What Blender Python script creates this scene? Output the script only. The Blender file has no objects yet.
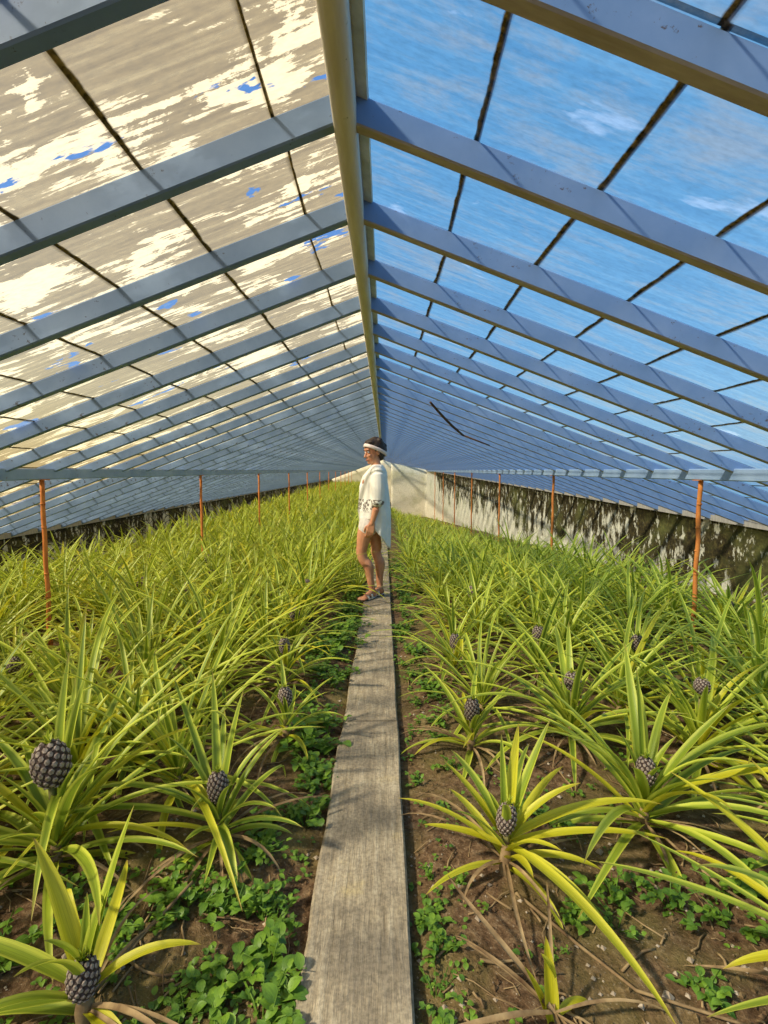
import bpy, bmesh, math, random
from mathutils import Vector, Matrix, noise as mnoise

R = math.radians
sc = bpy.context.scene
COL = sc.collection

# ------------------------------------------------------------------ camera, world, sun, exposure
CAM_Z = 1.16
cam_d = bpy.data.cameras.new('camera')
cam_d.sensor_width = 36.0
cam_d.lens = 36.0 * 510.0 / 1024.0
cam_d.clip_end = 300
cam = bpy.data.objects.new('camera', cam_d)
COL.objects.link(cam)
cam.location = (0, 0, CAM_Z)
cam.rotation_euler = (R(90 - 4.7), 0, 0)
sc.camera = cam

world = bpy.data.worlds.new('sky')
sc.world = world
world.use_nodes = True
wn = world.node_tree.nodes
wl = world.node_tree.links
sky = wn.new('ShaderNodeTexSky')
sky.sky_type = 'NISHITA'
sky.sun_disc = False
sky.sun_elevation = R(52)
sky.sun_rotation = R(-120)
sky.air_density = 1.2
sky.dust_density = 1.0
wn['Background'].inputs[1].default_value = 0.13
wl.new(sky.outputs[0], wn['Background'].inputs[0])

SUN_DIR = Vector((0.70, 0.36, -0.72)).normalized()      # the way the light travels
sun_d = bpy.data.lights.new('sun', 'SUN')
sun_d.energy = 12.8
sun_d.angle = R(4)
sun_d.color = (1.0, 0.93, 0.80)
sun = bpy.data.objects.new('sun', sun_d)
COL.objects.link(sun)
sun.rotation_euler = (-SUN_DIR).to_track_quat('Z', 'Y').to_euler()
sun.location = (-8, -4, 10)

sc.view_settings.view_transform = 'Standard'
sc.view_settings.look = 'None'
sc.view_settings.gamma = 1.0
sc.view_settings.use_curve_mapping = False
sc.view_settings.exposure = 0.35
sc.cycles.transparent_max_bounces = 16
sc.cycles.max_bounces = 8
sc.cycles.use_denoising = True

# ------------------------------------------------------------------ the place in numbers
RIDGE_X, RIDGE_Z = -0.094, CAM_Z + 0.914     # underside of the glass at the ridge
SLOPE = 0.375
Y_NEAR, Y_FAR = -0.9, 43.0
RAF_S, RAF_0 = 0.472, 1.295                  # rafter spacing, first rafter seen whole
def xl(y): return -4.46                      # inner face of the wall on the left
def xr(y): return 3.64 - 0.070 * (y - 4.88) if y > 0 else 3.98
def roof_z(x): return RIDGE_Z - SLOPE * abs(x - RIDGE_X)
def ground_z(x, y):
    base = -0.03 * max(y, 0.0)
    if x > 0.15:
        base -= 0.022 * max(0.0, min(y, 27.0) - 5.0) * min(1.0, (x - 0.15) / 0.7)
    if x < -0.2:
        flat = -0.03 * min(max(y, 0.0), 8.0)
        t = min(1.0, (-0.2 - x) / 1.0)
        base = base * (1 - t) + flat * t
    return base
def bump(x, y):
    a = mnoise.noise(Vector((x * 2.2, y * 2.2, 0.3))) * 0.035
    b = mnoise.noise(Vector((x * 9, y * 9, 4.3))) * 0.016
    c = mnoise.noise(Vector((x * 30, y * 30, 7.3))) * 0.007
    edge = min(1.0, max(0.0, (abs(x + 0.066) - 0.13) / 0.12))
    return (a + b + c) * edge - 0.012 + 0.02 * edge

# ------------------------------------------------------------------ helpers
def tag(o, label=None, cat=None, group=None, kind=None):
    if label: o['label'] = label
    if cat: o['category'] = cat
    if group: o['group'] = group
    if kind: o['kind'] = kind
    return o

def empty(name, loc=(0, 0, 0), rz=0.0):
    o = bpy.data.objects.new(name, None)
    COL.objects.link(o)
    o.location = loc
    o.rotation_euler = (0, 0, rz)
    o.empty_display_size = 0.05
    return o

class MB:
    """collects vertices and faces of one mesh"""
    def __init__(s):
        s.v = []; s.f = []; s.uv = []; s.tone = []; s.mi = []
    def vert(s, p, uv=(0, 0), tone=0.5):
        s.v.append((p[0], p[1], p[2])); s.uv.append(uv); s.tone.append(tone)
        return len(s.v) - 1
    def face(s, idx, mi=0):
        s.f.append(tuple(idx)); s.mi.append(mi)
    def build(s, name, mats, parent=None, smooth=True, link=True):
        me = bpy.data.meshes.new(name)
        me.from_pydata(s.v, [], s.f)
        if not isinstance(mats, (list, tuple)): mats = [mats]
        for m in mats: me.materials.append(m)
        if len(mats) > 1: me.polygons.foreach_set('material_index', s.mi)
        uvl = me.uv_layers.new(name='UVMap')
        li = [0] * len(me.loops)
        me.loops.foreach_get('vertex_index', li)
        flat = []
        for i in li: flat += s.uv[i]
        uvl.data.foreach_set('uv', flat)
        ca = me.color_attributes.new('tone', 'FLOAT_COLOR', 'POINT')
        flat = []
        for t in s.tone: flat += (t, t, t, 1)
        ca.data.foreach_set('color', flat)
        if smooth: me.polygons.foreach_set('use_smooth', [True] * len(me.polygons))
        me.update()
        if not link: return me
        o = bpy.data.objects.new(name, me)
        COL.objects.link(o)
        if parent: o.parent = parent
        return o
    def box(s, lo, hi, M=None, mi=0, bottom_mi=None):
        c = [Vector((x, y, z)) for x in (lo[0], hi[0]) for y in (lo[1], hi[1]) for z in (lo[2], hi[2])]
        if M is not None: c = [M @ p for p in c]
        b = [s.vert(p) for p in c]
        fs = [(0, 1, 3, 2), (4, 6, 7, 5), (0, 4, 5, 1), (2, 3, 7, 6), (0, 2, 6, 4), (1, 5, 7, 3)]
        for k, f in enumerate(fs):
            s.face([b[i] for i in f], bottom_mi if (bottom_mi is not None and k == 4) else mi)
    def tube(s, pts, rad, n=8, mi=0, cap=True, tone=0.5):
        """tube through points with a radius each"""
        pts = [Vector(p) for p in pts]
        if not isinstance(rad, (list, tuple)): rad = [rad] * len(pts)
        rings = []
        up = Vector((0, 0, 1))
        for i, p in enumerate(pts):
            d = (pts[min(i + 1, len(pts) - 1)] - pts[max(i - 1, 0)])
            if d.length < 1e-9: d = Vector((0, 0, 1))
            d.normalize()
            a = up if abs(d.dot(up)) < 0.95 else Vector((1, 0, 0))
            x = d.cross(a).normalized(); y = d.cross(x).normalized()
            rings.append([s.vert(p + (x * math.cos(t) + y * math.sin(t)) * rad[i], (k / n, i / max(1, len(pts) - 1)), tone)
                          for k in range(n) for t in [2 * math.pi * k / n]])
        for i in range(len(rings) - 1):
            for k in range(n):
                s.face((rings[i][k], rings[i][(k + 1) % n], rings[i + 1][(k + 1) % n], rings[i + 1][k]), mi)
        if cap:
            s.face(rings[0][::-1], mi); s.face(rings[-1], mi)
    def ellipsoid(s, c, r, M=None, nu=14, nv=9, mi=0, tone=0.5):
        c = Vector(c); rows = []
        for j in range(nv + 1):
            ph = math.pi * j / nv
            if j in (0, nv):
                p = Vector((0, 0, r[2] * math.cos(ph)))
                if M is not None: p = M @ p
                rows.append([s.vert(c + p, (0, j / nv), tone)])
                continue
            row = []
            for i in range(nu):
                t = 2 * math.pi * i / nu
                p = Vector((r[0] * math.sin(ph) * math.cos(t), r[1] * math.sin(ph) * math.sin(t), r[2] * math.cos(ph)))
                if M is not None: p = M @ p
                row.append(s.vert(c + p, (i / nu, j / nv), tone))
            rows.append(row)
        for j in range(nv):
            a, b = rows[j], rows[j + 1]
            for i in range(nu):
                k = (i + 1) % nu
                if len(a) == 1: s.face((a[0], b[i], b[k]), mi)
                elif len(b) == 1: s.face((a[i], b[0], a[k]), mi)
                else: s.face((a[i], b[i], b[k], a[k]), mi)

# ------------------------------------------------------------------ materials
def new_mat(name):
    m = bpy.data.materials.new(name)
    m.use_nodes = True
    nt = m.node_tree
    nt.nodes.clear()
    return m, nt, nt.nodes, nt.links

def nd(nodes, t, **kw):
    n = nodes.new(t)
    for k, v in kw.items(): setattr(n, k, v)
    return n

def noise_node(nt, scale, detail=4, rough=0.55, vec=None, dist=0.0):
    n = nt.nodes.new('ShaderNodeTexNoise')
    n.inputs['Scale'].default_value = scale
    n.inputs['Detail'].default_value = detail
    n.inputs['Roughness'].default_value = rough
    n.inputs['Distortion'].default_value = dist
    if vec is not None: nt.links.new(vec, n.inputs['Vector'])
    return n.outputs[0]

def coords(nt, scale=(1, 1, 1), kind='Object', loc=(0, 0, 0)):
    tc = nt.nodes.new('ShaderNodeTexCoord')
    mp = nt.nodes.new('ShaderNodeMapping')
    mp.inputs['Scale'].default_value = scale
    mp.inputs['Location'].default_value = loc
    nt.links.new(tc.outputs[kind], mp.inputs[0])
    return mp.outputs[0]

def ramp(nt, fac, stops, interp='LINEAR'):
    n = nt.nodes.new('ShaderNodeValToRGB')
    cr = n.color_ramp
    cr.interpolation = interp
    while len(cr.elements) < len(stops): cr.elements.new(0.5)
    for e, (p, c) in zip(cr.elements, stops):
        e.position = p
        e.color = (c[0], c[1], c[2], 1) if hasattr(c, '__len__') else (c, c, c, 1)
    nt.links.new(fac, n.inputs[0])
    return n.outputs[0]

def mixc(nt, fac, a, b, mode='MIX'):
    n = nt.nodes.new('ShaderNodeMix')
    n.data_type = 'RGBA'; n.blend_type = mode
    for sock, v in ((n.inputs[0], fac), (n.inputs[6], a), (n.inputs[7], b)):
        if hasattr(v, 'links') or hasattr(v, 'is_linked'): nt.links.new(v, sock)
        elif hasattr(v, '__len__'): sock.default_value = (v[0], v[1], v[2], 1)
        else: sock.default_value = v
    return n.outputs[2]

def math_node(nt, op, a, b=0.0):
    n = nt.nodes.new('ShaderNodeMath'); n.operation = op
    for sock, v in ((n.inputs[0], a), (n.inputs[1], b)):
        if hasattr(v, 'is_linked'): nt.links.new(v, sock)
        else: sock.default_value = v
    return n.outputs[0]

def finish(nt, shader):
    o = nt.nodes.new('ShaderNodeOutputMaterial')
    nt.links.new(shader, o.inputs[0])

def principled(nt, color, rough=0.7, spec=0.3, bump_h=None, bump_s=0.3, bump_d=0.01):
    p = nt.nodes.new('ShaderNodeBsdfPrincipled')
    if hasattr(color, 'is_linked'): nt.links.new(color, p.inputs['Base Color'])
    else: p.inputs['Base Color'].default_value = (*color, 1)
    p.inputs['Roughness'].default_value = rough
    p.inputs['Specular IOR Level'].default_value = spec
    if bump_h is not None:
        b = nt.nodes.new('ShaderNodeBump')
        b.inputs['Strength'].default_value = bump_s
        b.inputs['Distance'].default_value = bump_d
        nt.links.new(bump_h, b.inputs['Height'])
        nt.links.new(b.outputs[0], p.inputs['Normal'])
    return p.outputs[0]

def simple_mat(name, c1, c2, scale=8, rough=0.7, spec=0.3, bs=0.2, detail=4, stretch=(1, 1, 1), bd=0.01):
    m, nt, N, L = new_mat(name)
    co = coords(nt, stretch)
    f = noise_node(nt, scale, detail, 0.6, co)
    c = ramp(nt, f, [(0.3, c1), (0.7, c2)])
    finish(nt, principled(nt, c, rough, spec, f, bs, bd))
    return m

def pane_mat(name, left):
    """whitewashed glass: brushed paint lets part of the light through, flaked spots show clear glass"""
    m, nt, N, L = new_mat(name)
    co = coords(nt, (1.0, 1.0, 1.0))
    streak = noise_node(nt, 1.0, 6, 0.65, coords(nt, (3.0, 46.0 if left else 30.0, 3.0)))
    blotch = noise_node(nt, 1.0, 9, 0.68, coords(nt, (3.2, 6.5, 3.2), loc=(3.1, 2.7, 0)), 0.5)
    hole = noise_node(nt, 1.0, 5, 0.55, coords(nt, (3.6, 8.5, 3.6), loc=(9.2, 5.5, 1)), 0.3)
    fine = noise_node(nt, 1.0, 3, 0.6, coords(nt, (40, 90, 40)))
    if left:
        base = ramp(nt, streak, [(0.30, (0.110, 0.080, 0.032)), (0.50, (0.155, 0.117, 0.052)), (0.70, (0.21, 0.168, 0.085))])
        spot = ramp(nt, math_node(nt, 'ADD', math_node(nt, 'MULTIPLY', streak, 0.35), math_node(nt, 'MULTIPLY', blotch, 0.65)),
                    [(0.525, 0.0), (0.54, 1.0)])
        col = mixc(nt, spot, base, (0.48, 0.405, 0.25))
        rest = ramp(nt, hole, [(0.645, 0.0), (0.66, 1.0)])
        col = mixc(nt, rest, col, (0.025, 0.08, 0.23))
        clear = ramp(nt, hole, [(0.72, 0.0), (0.73, 0.5)])
        spot = math_node(nt, 'MULTIPLY', spot, math_node(nt, 'SUBTRACT', 1.0, rest))
        tr_base, tr_spot = 0.27, 0.34
    else:
        base = ramp(nt, streak, [(0.28, (0.040, 0.165, 0.36)), (0.50, (0.060, 0.205, 0.41)), (0.72, (0.095, 0.25, 0.45))])
        worn = ramp(nt, math_node(nt, 'ADD', math_node(nt, 'MULTIPLY', streak, 0.3), math_node(nt, 'MULTIPLY', blotch, 0.7)),
                    [(0.49, 0.0), (0.62, 0.65)])
        col = mixc(nt, worn, base, (0.19, 0.235, 0.30))
        spot = ramp(nt, hole, [(0.64, 0.0), (0.69, 1.0)])
        col = mixc(nt, spot, col, (0.20, 0.34, 0.56))
        clear = ramp(nt, hole, [(0.9, 0.0), (0.95, 1.0)])
        tr_base, tr_spot = 0.24, 0.30
    col = mixc(nt, 1.0, col, ramp(nt, fine, [(0.3, 0.82), (0.6, 1.0)]), 'MULTIPLY')
    # dirt and moss gathered where the panes overlap
    uv = nt.nodes.new('ShaderNodeUVMap')
    sep = nt.nodes.new('ShaderNodeSeparateXYZ')
    L.new(uv.outputs[0], sep.inputs[0])
    wob = noise_node(nt, 1.0, 3, 0.6, coords(nt, (14, 14, 14)))
    v = math_node(nt, 'ADD', sep.outputs[1], math_node(nt, 'MULTIPLY', math_node(nt, 'SUBTRACT', wob, 0.5), 0.05))
    seam = ramp(nt, v, [(0.0, 1.0), (0.032, 1.0), (0.045, 0.0), (0.955, 0.0), (0.985, 0.6)])
    u = sep.outputs[0]
    edge_u = ramp(nt, u, [(0.0, 0.6), (0.03, 0.0), (0.97, 0.0), (1.0, 0.6)])
    moss = ramp(nt, noise_node(nt, 60, 3, 0.6, co), [(0.35, (0.05, 0.04, 0.012)), (0.7, (0.42, 0.30, 0.11))])
    tr = nt.nodes.new('ShaderNodeBsdfTranslucent'); L.new(col, tr.inputs[0])
    df = nt.nodes.new('ShaderNodeBsdfDiffuse'); L.new(col, df.inputs[0])
    a = nt.nodes.new('ShaderNodeMixShader'); a.inputs[0].default_value = 0.16
    L.new(tr.outputs[0], a.inputs[1]); L.new(df.outputs[0], a.inputs[2])
    tp = nt.nodes.new('ShaderNodeBsdfTransparent')
    tp.inputs[0].default_value = (1, 0.97, 0.88, 1) if left else (0.95, 0.98, 0.92, 1)
    fac = math_node(nt, 'MAXIMUM', math_node(nt, 'ADD', math_node(nt, 'MULTIPLY', spot, tr_spot - tr_base), tr_base),
                    math_node(nt, 'MULTIPLY', clear, 0.93))
    b = nt.nodes.new('ShaderNodeMixShader'); L.new(fac, b.inputs[0])
    L.new(a.outputs[0], b.inputs[1]); L.new(tp.outputs[0], b.inputs[2])
    mo = nt.nodes.new('ShaderNodeBsdfDiffuse'); L.new(moss, mo.inputs[0])
    c = nt.nodes.new('ShaderNodeMixShader')
    L.new(math_node(nt, 'MAXIMUM', seam, edge_u), c.inputs[0])
    L.new(b.outputs[0], c.inputs[1]); L.new(mo.outputs[0], c.inputs[2])
    finish(nt, c.outputs[0])
    return m

def leaf_mat(name, mid, mid2, margin, tip, trans=0.35, dry=None):
    m, nt, N, L = new_mat(name)
    uv = nt.nodes.new('ShaderNodeUVMap')
    sep = nt.nodes.new('ShaderNodeSeparateXYZ'); L.new(uv.outputs[0], sep.inputs[0])
    at = nt.nodes.new('ShaderNodeAttribute'); at.attribute_name = 'tone'
    oi = nt.nodes.new('ShaderNodeObjectInfo')
    t = math_node(nt, 'ADD', math_node(nt, 'MULTIPLY', at.outputs['Fac'], 0.8), math_node(nt, 'MULTIPLY', oi.outputs['Random'], 0.2))
    base = mixc(nt, t, mid, mid2)
    edge = ramp(nt, math_node(nt, 'ABSOLUTE', math_node(nt, 'SUBTRACT', sep.outputs[0], 0.5)), [(0.22, 0.0), (0.36, 1.0)])
    c = mixc(nt, math_node(nt, 'MULTIPLY', edge, 0.8), base, margin)
    st = noise_node(nt, 1.0, 3, 0.6, coords(nt, (26, 3, 1), 'UV'))
    c = mixc(nt, 1.0, c, ramp(nt, st, [(0.3, 0.72), (0.65, 1.12)]), 'MULTIPLY')
    tf = ramp(nt, sep.outputs[1], [(0.90, 0.0), (1.0, 0.8)])
    c = mixc(nt, tf, c, tip)
    p = principled(nt, c, 0.42, 0.45, st, 0.25, 0.004)
    tr = nt.nodes.new('ShaderNodeBsdfTranslucent'); L.new(c, tr.inputs[0])
    mx = nt.nodes.new('ShaderNodeMixShader'); mx.inputs[0].default_value = trans
    L.new(p, mx.inputs[1]); L.new(tr.outputs[0], mx.inputs[2])
    finish(nt, mx.outputs[0])
    return m

def wall_mat(name, right):
    m, nt, N, L = new_mat(name)
    tc = nt.nodes.new('ShaderNodeTexCoord')
    sep = nt.nodes.new('ShaderNodeSeparateXYZ'); L.new(tc.outputs['Object'], sep.inputs[0])
    blot = noise_node(nt, 1.0, 6, 0.65, coords(nt, (1.1, 1.1, 1.4)))
    drip = noise_node(nt, 1.0, 6, 0.7, coords(nt, (3.2, 3.2, 1.3)))
    fine = noise_node(nt, 22, 5, 0.65, coords(nt))
    uv = nt.nodes.new('ShaderNodeUVMap')
    su = nt.nodes.new('ShaderNodeSeparateXYZ'); L.new(uv.outputs[0], su.inputs[0])   # v is the height in the wall, 1 at the eave
    h = su.outputs[1]
    plaster = ramp(nt, fine, [(0.3, (0.52, 0.46, 0.32)), (0.6, (0.78, 0.73, 0.58)), (0.8, (0.86, 0.83, 0.70))])
    mould = ramp(nt, fine, [(0.3, (0.012, 0.010, 0.006)), (0.55, (0.06, 0.045, 0.018)), (0.75, (0.17, 0.14, 0.04))])
    k = math_node(nt, 'ADD', math_node(nt, 'MULTIPLY', drip, 0.75), math_node(nt, 'MULTIPLY', blot, 0.45))
    k = math_node(nt, 'ADD', k, math_node(nt, 'MULTIPLY', math_node(nt, 'SUBTRACT', h, 0.42), 0.26 if right else 0.25))
    # u is the distance down the house in metres: the far end is clean
    if right:
        clean = ramp(nt, math_node(nt, 'DIVIDE', su.outputs[0], 40.0), [(0.0, 0.0), (0.46, 0.0), (0.56, 0.0), (0.62, 0.5)])
        k = math_node(nt, 'SUBTRACT', k, clean)
    mask = ramp(nt, k, [(0.545 if right else 0.60, 0.0), (0.60 if right else 0.67, 1.0)])
    flake = noise_node(nt, 1.0, 5, 0.7, coords(nt, (9, 9, 4.5), loc=(4, 1, 2)))
    mask = math_node(nt, 'MULTIPLY', mask, ramp(nt, flake, [(0.56, 1.0), (0.60, 0.12)]))
    c = mixc(nt, mask, plaster, mould)
    green = ramp(nt, blot, [(0.5, 0.0), (0.7, 0.4)])
    c = mixc(nt, green, c, (0.24, 0.26, 0.07))
    if not right:
        vor = nt.nodes.new('ShaderNodeTexVoronoi'); vor.feature = 'DISTANCE_TO_EDGE'
        vor.inputs['Scale'].default_value = 5.5
        L.new(coords(nt, (1, 1, 1.5)), vor.inputs['Vector'])
        jt = ramp(nt, vor.outputs[0], [(0.02, 1.0), (0.07, 0.0)])
        c = mixc(nt, jt, c, (0.03, 0.025, 0.015))
    finish(nt, principled(nt, c, 0.9, 0.15, fine, 0.5, 0.02))
    return m

M_LEFT = pane_mat('whitewashed_glass', True)
M_RIGHT = pane_mat('blue_painted_glass', False)
M_WALL_R = wall_mat('stained_plaster', True)
M_WALL_L = wall_mat('stained_rubble', False)
M_LEAF = leaf_mat('pineapple_leaf', (0.12, 0.22, 0.025), (0.42, 0.50, 0.030), (0.70, 0.74, 0.09), (0.34, 0.22, 0.06))
M_LEAFY = leaf_mat('yellow_pineapple_leaf', (0.30, 0.36, 0.025), (0.66, 0.60, 0.02), (0.74, 0.68, 0.05), (0.40, 0.25, 0.06))
M_WEED = leaf_mat('weed_leaf', (0.07, 0.17, 0.022), (0.24, 0.40, 0.035), (0.22, 0.38, 0.05), (0.16, 0.30, 0.04), 0.3)
M_DRY = simple_mat('dry_leaf', (0.10, 0.055, 0.028), (0.42, 0.30, 0.15), 14, 0.85, 0.1)
M_STALK = simple_mat('stalk', (0.10, 0.13, 0.03), (0.28, 0.22, 0.09), 30, 0.7, 0.2)
M_FRUIT = simple_mat('fruit_skin', (0.030, 0.020, 0.016), (0.085, 0.052, 0.042), 60, 0.6, 0.3)
M_EYE = simple_mat('fruit_eye', (0.16, 0.115, 0.10), (0.42, 0.35, 0.29), 120, 0.6, 0.3)
M_BLUEGREY = simple_mat('grey_blue_paint', (0.115, 0.19, 0.33), (0.185, 0.27, 0.43), 5, 0.55, 0.35, 0.15, 6)
M_VIOLET = simple_mat('faded_blue_paint', (0.155, 0.26, 0.47), (0.235, 0.34, 0.56), 5, 0.55, 0.35, 0.15, 6)
M_BARE = simple_mat('bare_wood', (0.30, 0.26, 0.22), (0.46, 0.41, 0.35), 9, 0.8, 0.2, 0.2, 5, (1, 6, 1))
M_RIDGE = simple_mat('weathered_ridge_wood', (0.55, 0.49, 0.40), (0.72, 0.67, 0.57), 5, 0.7, 0.25, 0.3, 6, (6, 0.6, 6))
M_CAP = simple_mat('greyed_strip', (0.42, 0.44, 0.38), (0.72, 0.74, 0.68), 12, 0.8, 0.2)
M_PURLIN = simple_mat('pale_blue_paint', (0.20, 0.29, 0.44), (0.33, 0.43, 0.58), 5, 0.6, 0.3, 0.2, 6)
M_RUST = simple_mat('rusty_post', (0.50, 0.14, 0.035), (0.72, 0.27, 0.06), 14, 0.7, 0.25, 0.35, 6)
M_DARKWOOD = simple_mat('dark_wood', (0.07, 0.035, 0.02), (0.16, 0.08, 0.04), 20, 0.8, 0.2)
M_STONE = simple_mat('pebble', (0.22, 0.17, 0.12), (0.48, 0.40, 0.30), 30, 0.9, 0.1)
def specked(m, dark, amount):
    """dark mildew specks over a painted timber"""
    nt = m.node_tree
    p = next(n for n in nt.nodes if n.type == 'BSDF_PRINCIPLED')
    src = p.inputs['Base Color'].links[0].from_socket
    f = noise_node(nt, 38, 5, 0.7, coords(nt))
    g = noise_node(nt, 3, 2, 0.5, coords(nt))
    k = math_node(nt, 'ADD', math_node(nt, 'MULTIPLY', f, 0.7), math_node(nt, 'MULTIPLY', g, 0.3))
    c = mixc(nt, ramp(nt, k, [(amount, 0.0), (amount + 0.03, 0.85)]), src, dark)
    nt.links.new(c, p.inputs['Base Color'])
specked(M_BLUEGREY, (0.04, 0.035, 0.035), 0.60)
specked(M_VIOLET, (0.10, 0.06, 0.04), 0.60)
specked(M_PURLIN, (0.16, 0.10, 0.06), 0.62)
specked(M_RIDGE, (0.30, 0.27, 0.17), 0.66)

def soil_mat():
    m, nt, N, L = new_mat('soil')
    co = coords(nt)
    a = noise_node(nt, 2.5, 6, 0.6, co)
    b = noise_node(nt, 34, 6, 0.7, co)
    c = noise_node(nt, 130, 3, 0.6, co)
    col = ramp(nt, b, [(0.30, (0.040, 0.022, 0.011)), (0.52, (0.155, 0.092, 0.048)), (0.70, (0.30, 0.205, 0.115))])
    col = mixc(nt, ramp(nt, a, [(0.45, 0.0), (0.62, 0.6)]), col, (0.20, 0.17, 0.055))
    col = mixc(nt, ramp(nt, c, [(0.62, 0.0), (0.70, 0.6)]), col, (0.42, 0.33, 0.22))
    finish(nt, principled(nt, col, 0.95, 0.1, b, 0.9, 0.02))
    return m
M_SOIL = soil_mat()

def board_mat():
    m, nt, N, L = new_mat('walkway_board')
    g = noise_node(nt, 1.0, 7, 0.7, coords(nt, (60, 4.5, 60)))
    b = noise_node(nt, 5.0, 6, 0.65, coords(nt))
    f = noise_node(nt, 90.0, 3, 0.6, coords(nt))
    c = ramp(nt, g, [(0.28, (0.23, 0.18, 0.115)), (0.5, (0.41, 0.335, 0.225)), (0.72, (0.56, 0.475, 0.335))])
    c = mixc(nt, ramp(nt, b, [(0.42, 0.65), (0.55, 0.0)]), c, (0.20, 0.165, 0.12))
    c = mixc(nt, ramp(nt, b, [(0.60, 0.0), (0.70, 0.6)]), c, (0.58, 0.45, 0.22))
    c = mixc(nt, 1.0, c, ramp(nt, f, [(0.35, 0.7), (0.6, 1.05)]), 'MULTIPLY')
    finish(nt, principled(nt, c, 0.85, 0.2, g, 0.7, 0.01))
    return m
M_BOARD = board_mat()

# ------------------------------------------------------------------ setting: ground, walls, glass
def frange(a, b, step):
    out = []; x = a
    while x < b - 1e-6: out.append(x); x += step
    out.append(b)
    return out

def make_ground():
    mb = MB()
    xs = frange(-4.8, -2.2, 0.12) + frange(-2.12, 2.2, 0.035)[0:] + frange(2.3, 4.4, 0.12)
    ys = frange(-0.9, 0.4, 0.2)[:-1] + frange(0.4, 4.0, 0.035)[:-1] + frange(4.0, 9, 0.12)[:-1] + frange(9, 44, 0.8)
    idx = []
    for y in ys:
        idx.append([mb.vert((x, y, ground_z(x, y) + bump(x, y)), (x, y)) for x in xs])
    for j in range(len(ys) - 1):
        for i in range(len(xs) - 1):
            mb.face((idx[j][i], idx[j][i + 1], idx[j + 1][i + 1], idx[j + 1][i]))
    return tag(mb.build('floor', M_SOIL), 'brown garden soil of the two planting beds', 'ground', kind='structure')
make_ground()

def wall_strip(name, fx, ys, mat, thick, label, side):
    mb = MB()
    for (off, flip) in ((0.0, side < 0), (thick, side > 0)):
        rows = []
        for y in ys:
            x = fx(y) + side * off
            zt = roof_z(fx(y)) - 0.075
            zb = -1.7
            rows.append([mb.vert((x + side * -0.0 + (0 if off else 0.02 * mnoise.noise(Vector((y * 1.3, k * 0.7, side)))), y,
                                  zb + (zt - zb) * k / 12), (y, k / 12 * 2.2 - 1.2)) for k in range(13)])
        for j in range(len(rows) - 1):
            for k in range(12):
                q = (rows[j][k], rows[j + 1][k], rows[j + 1][k + 1], rows[j][k + 1])
                mb.face(q if flip else q[::-1])
        if off == 0: top_a = [r[-1] for r in rows]; ends = [rows[0], rows[-1]]
        else:
            top_b = [r[-1] for r in rows]
            for j in range(len(rows) - 1): mb.face((top_a[j], top_a[j + 1], top_b[j + 1], top_b[j]))
            for a, b in zip(ends, (rows[0], rows[-1])): mb.face(a + b[::-1])
    return tag(mb.build(name, mat), label, 'wall', kind='structure')
wall_strip('wall_left', xl, frange(Y_NEAR, Y_FAR + 0.3, 0.6), M_WALL_L, 0.3, 'low stained rubble wall under the cream glass slope', -1)
wall_strip('wall_right', xr, frange(Y_NEAR, Y_FAR + 0.3, 0.6), M_WALL_R, 0.3, 'low plaster wall streaked with black mould under the blue glass slope', 1)

def end_wall(name, x0, x1, y, top, mat, label, thick=0.25):
    mb = MB()
    n = 14
    rows = []
    for off in (0, thick):
        r = []
        for i in range(n + 1):
            x = x0 + (x1 - x0) * i / n
            r.append([mb.vert((x, y + off, -1.7 + (top(x) + 1.7) * k / 8), (38, k / 8 * 2 - 1)) for k in range(9)])
        rows.append(r)
    for s_, r in enumerate(rows):
        for i in range(n):
            for k in range(8):
                q = (r[i][k], r[i + 1][k], r[i + 1][k + 1], r[i][k + 1])
                mb.face(q if s_ == 0 else q[::-1])
    for i in range(n): mb.face((rows[0][i][8], rows[0][i + 1][8], rows[1][i + 1][8], rows[1][i][8]))
    for i in (0, n):
        for k in range(8): mb.face((rows[0][i][k], rows[0][i][k + 1], rows[1][i][k + 1], rows[1][i][k]))
    return tag(mb.build(name, mat), label, 'wall', kind='structure')
end_wall('wall_back', xl(0), xr(Y_FAR), Y_FAR, lambda x: roof_z(x) - 0.06, M_WALL_R, 'pale plaster gable wall closing the far end')
Y_BLOCK = 26.0
end_wall('wall_inner', 0.36, xr(Y_BLOCK) + 0.02, Y_BLOCK, lambda x: CAM_Z + 0.36 - 0.19 * (x - 0.36), M_WALL_R,
         'clean cream plaster wall across the end of the bed behind the person', 0.3)

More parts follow.
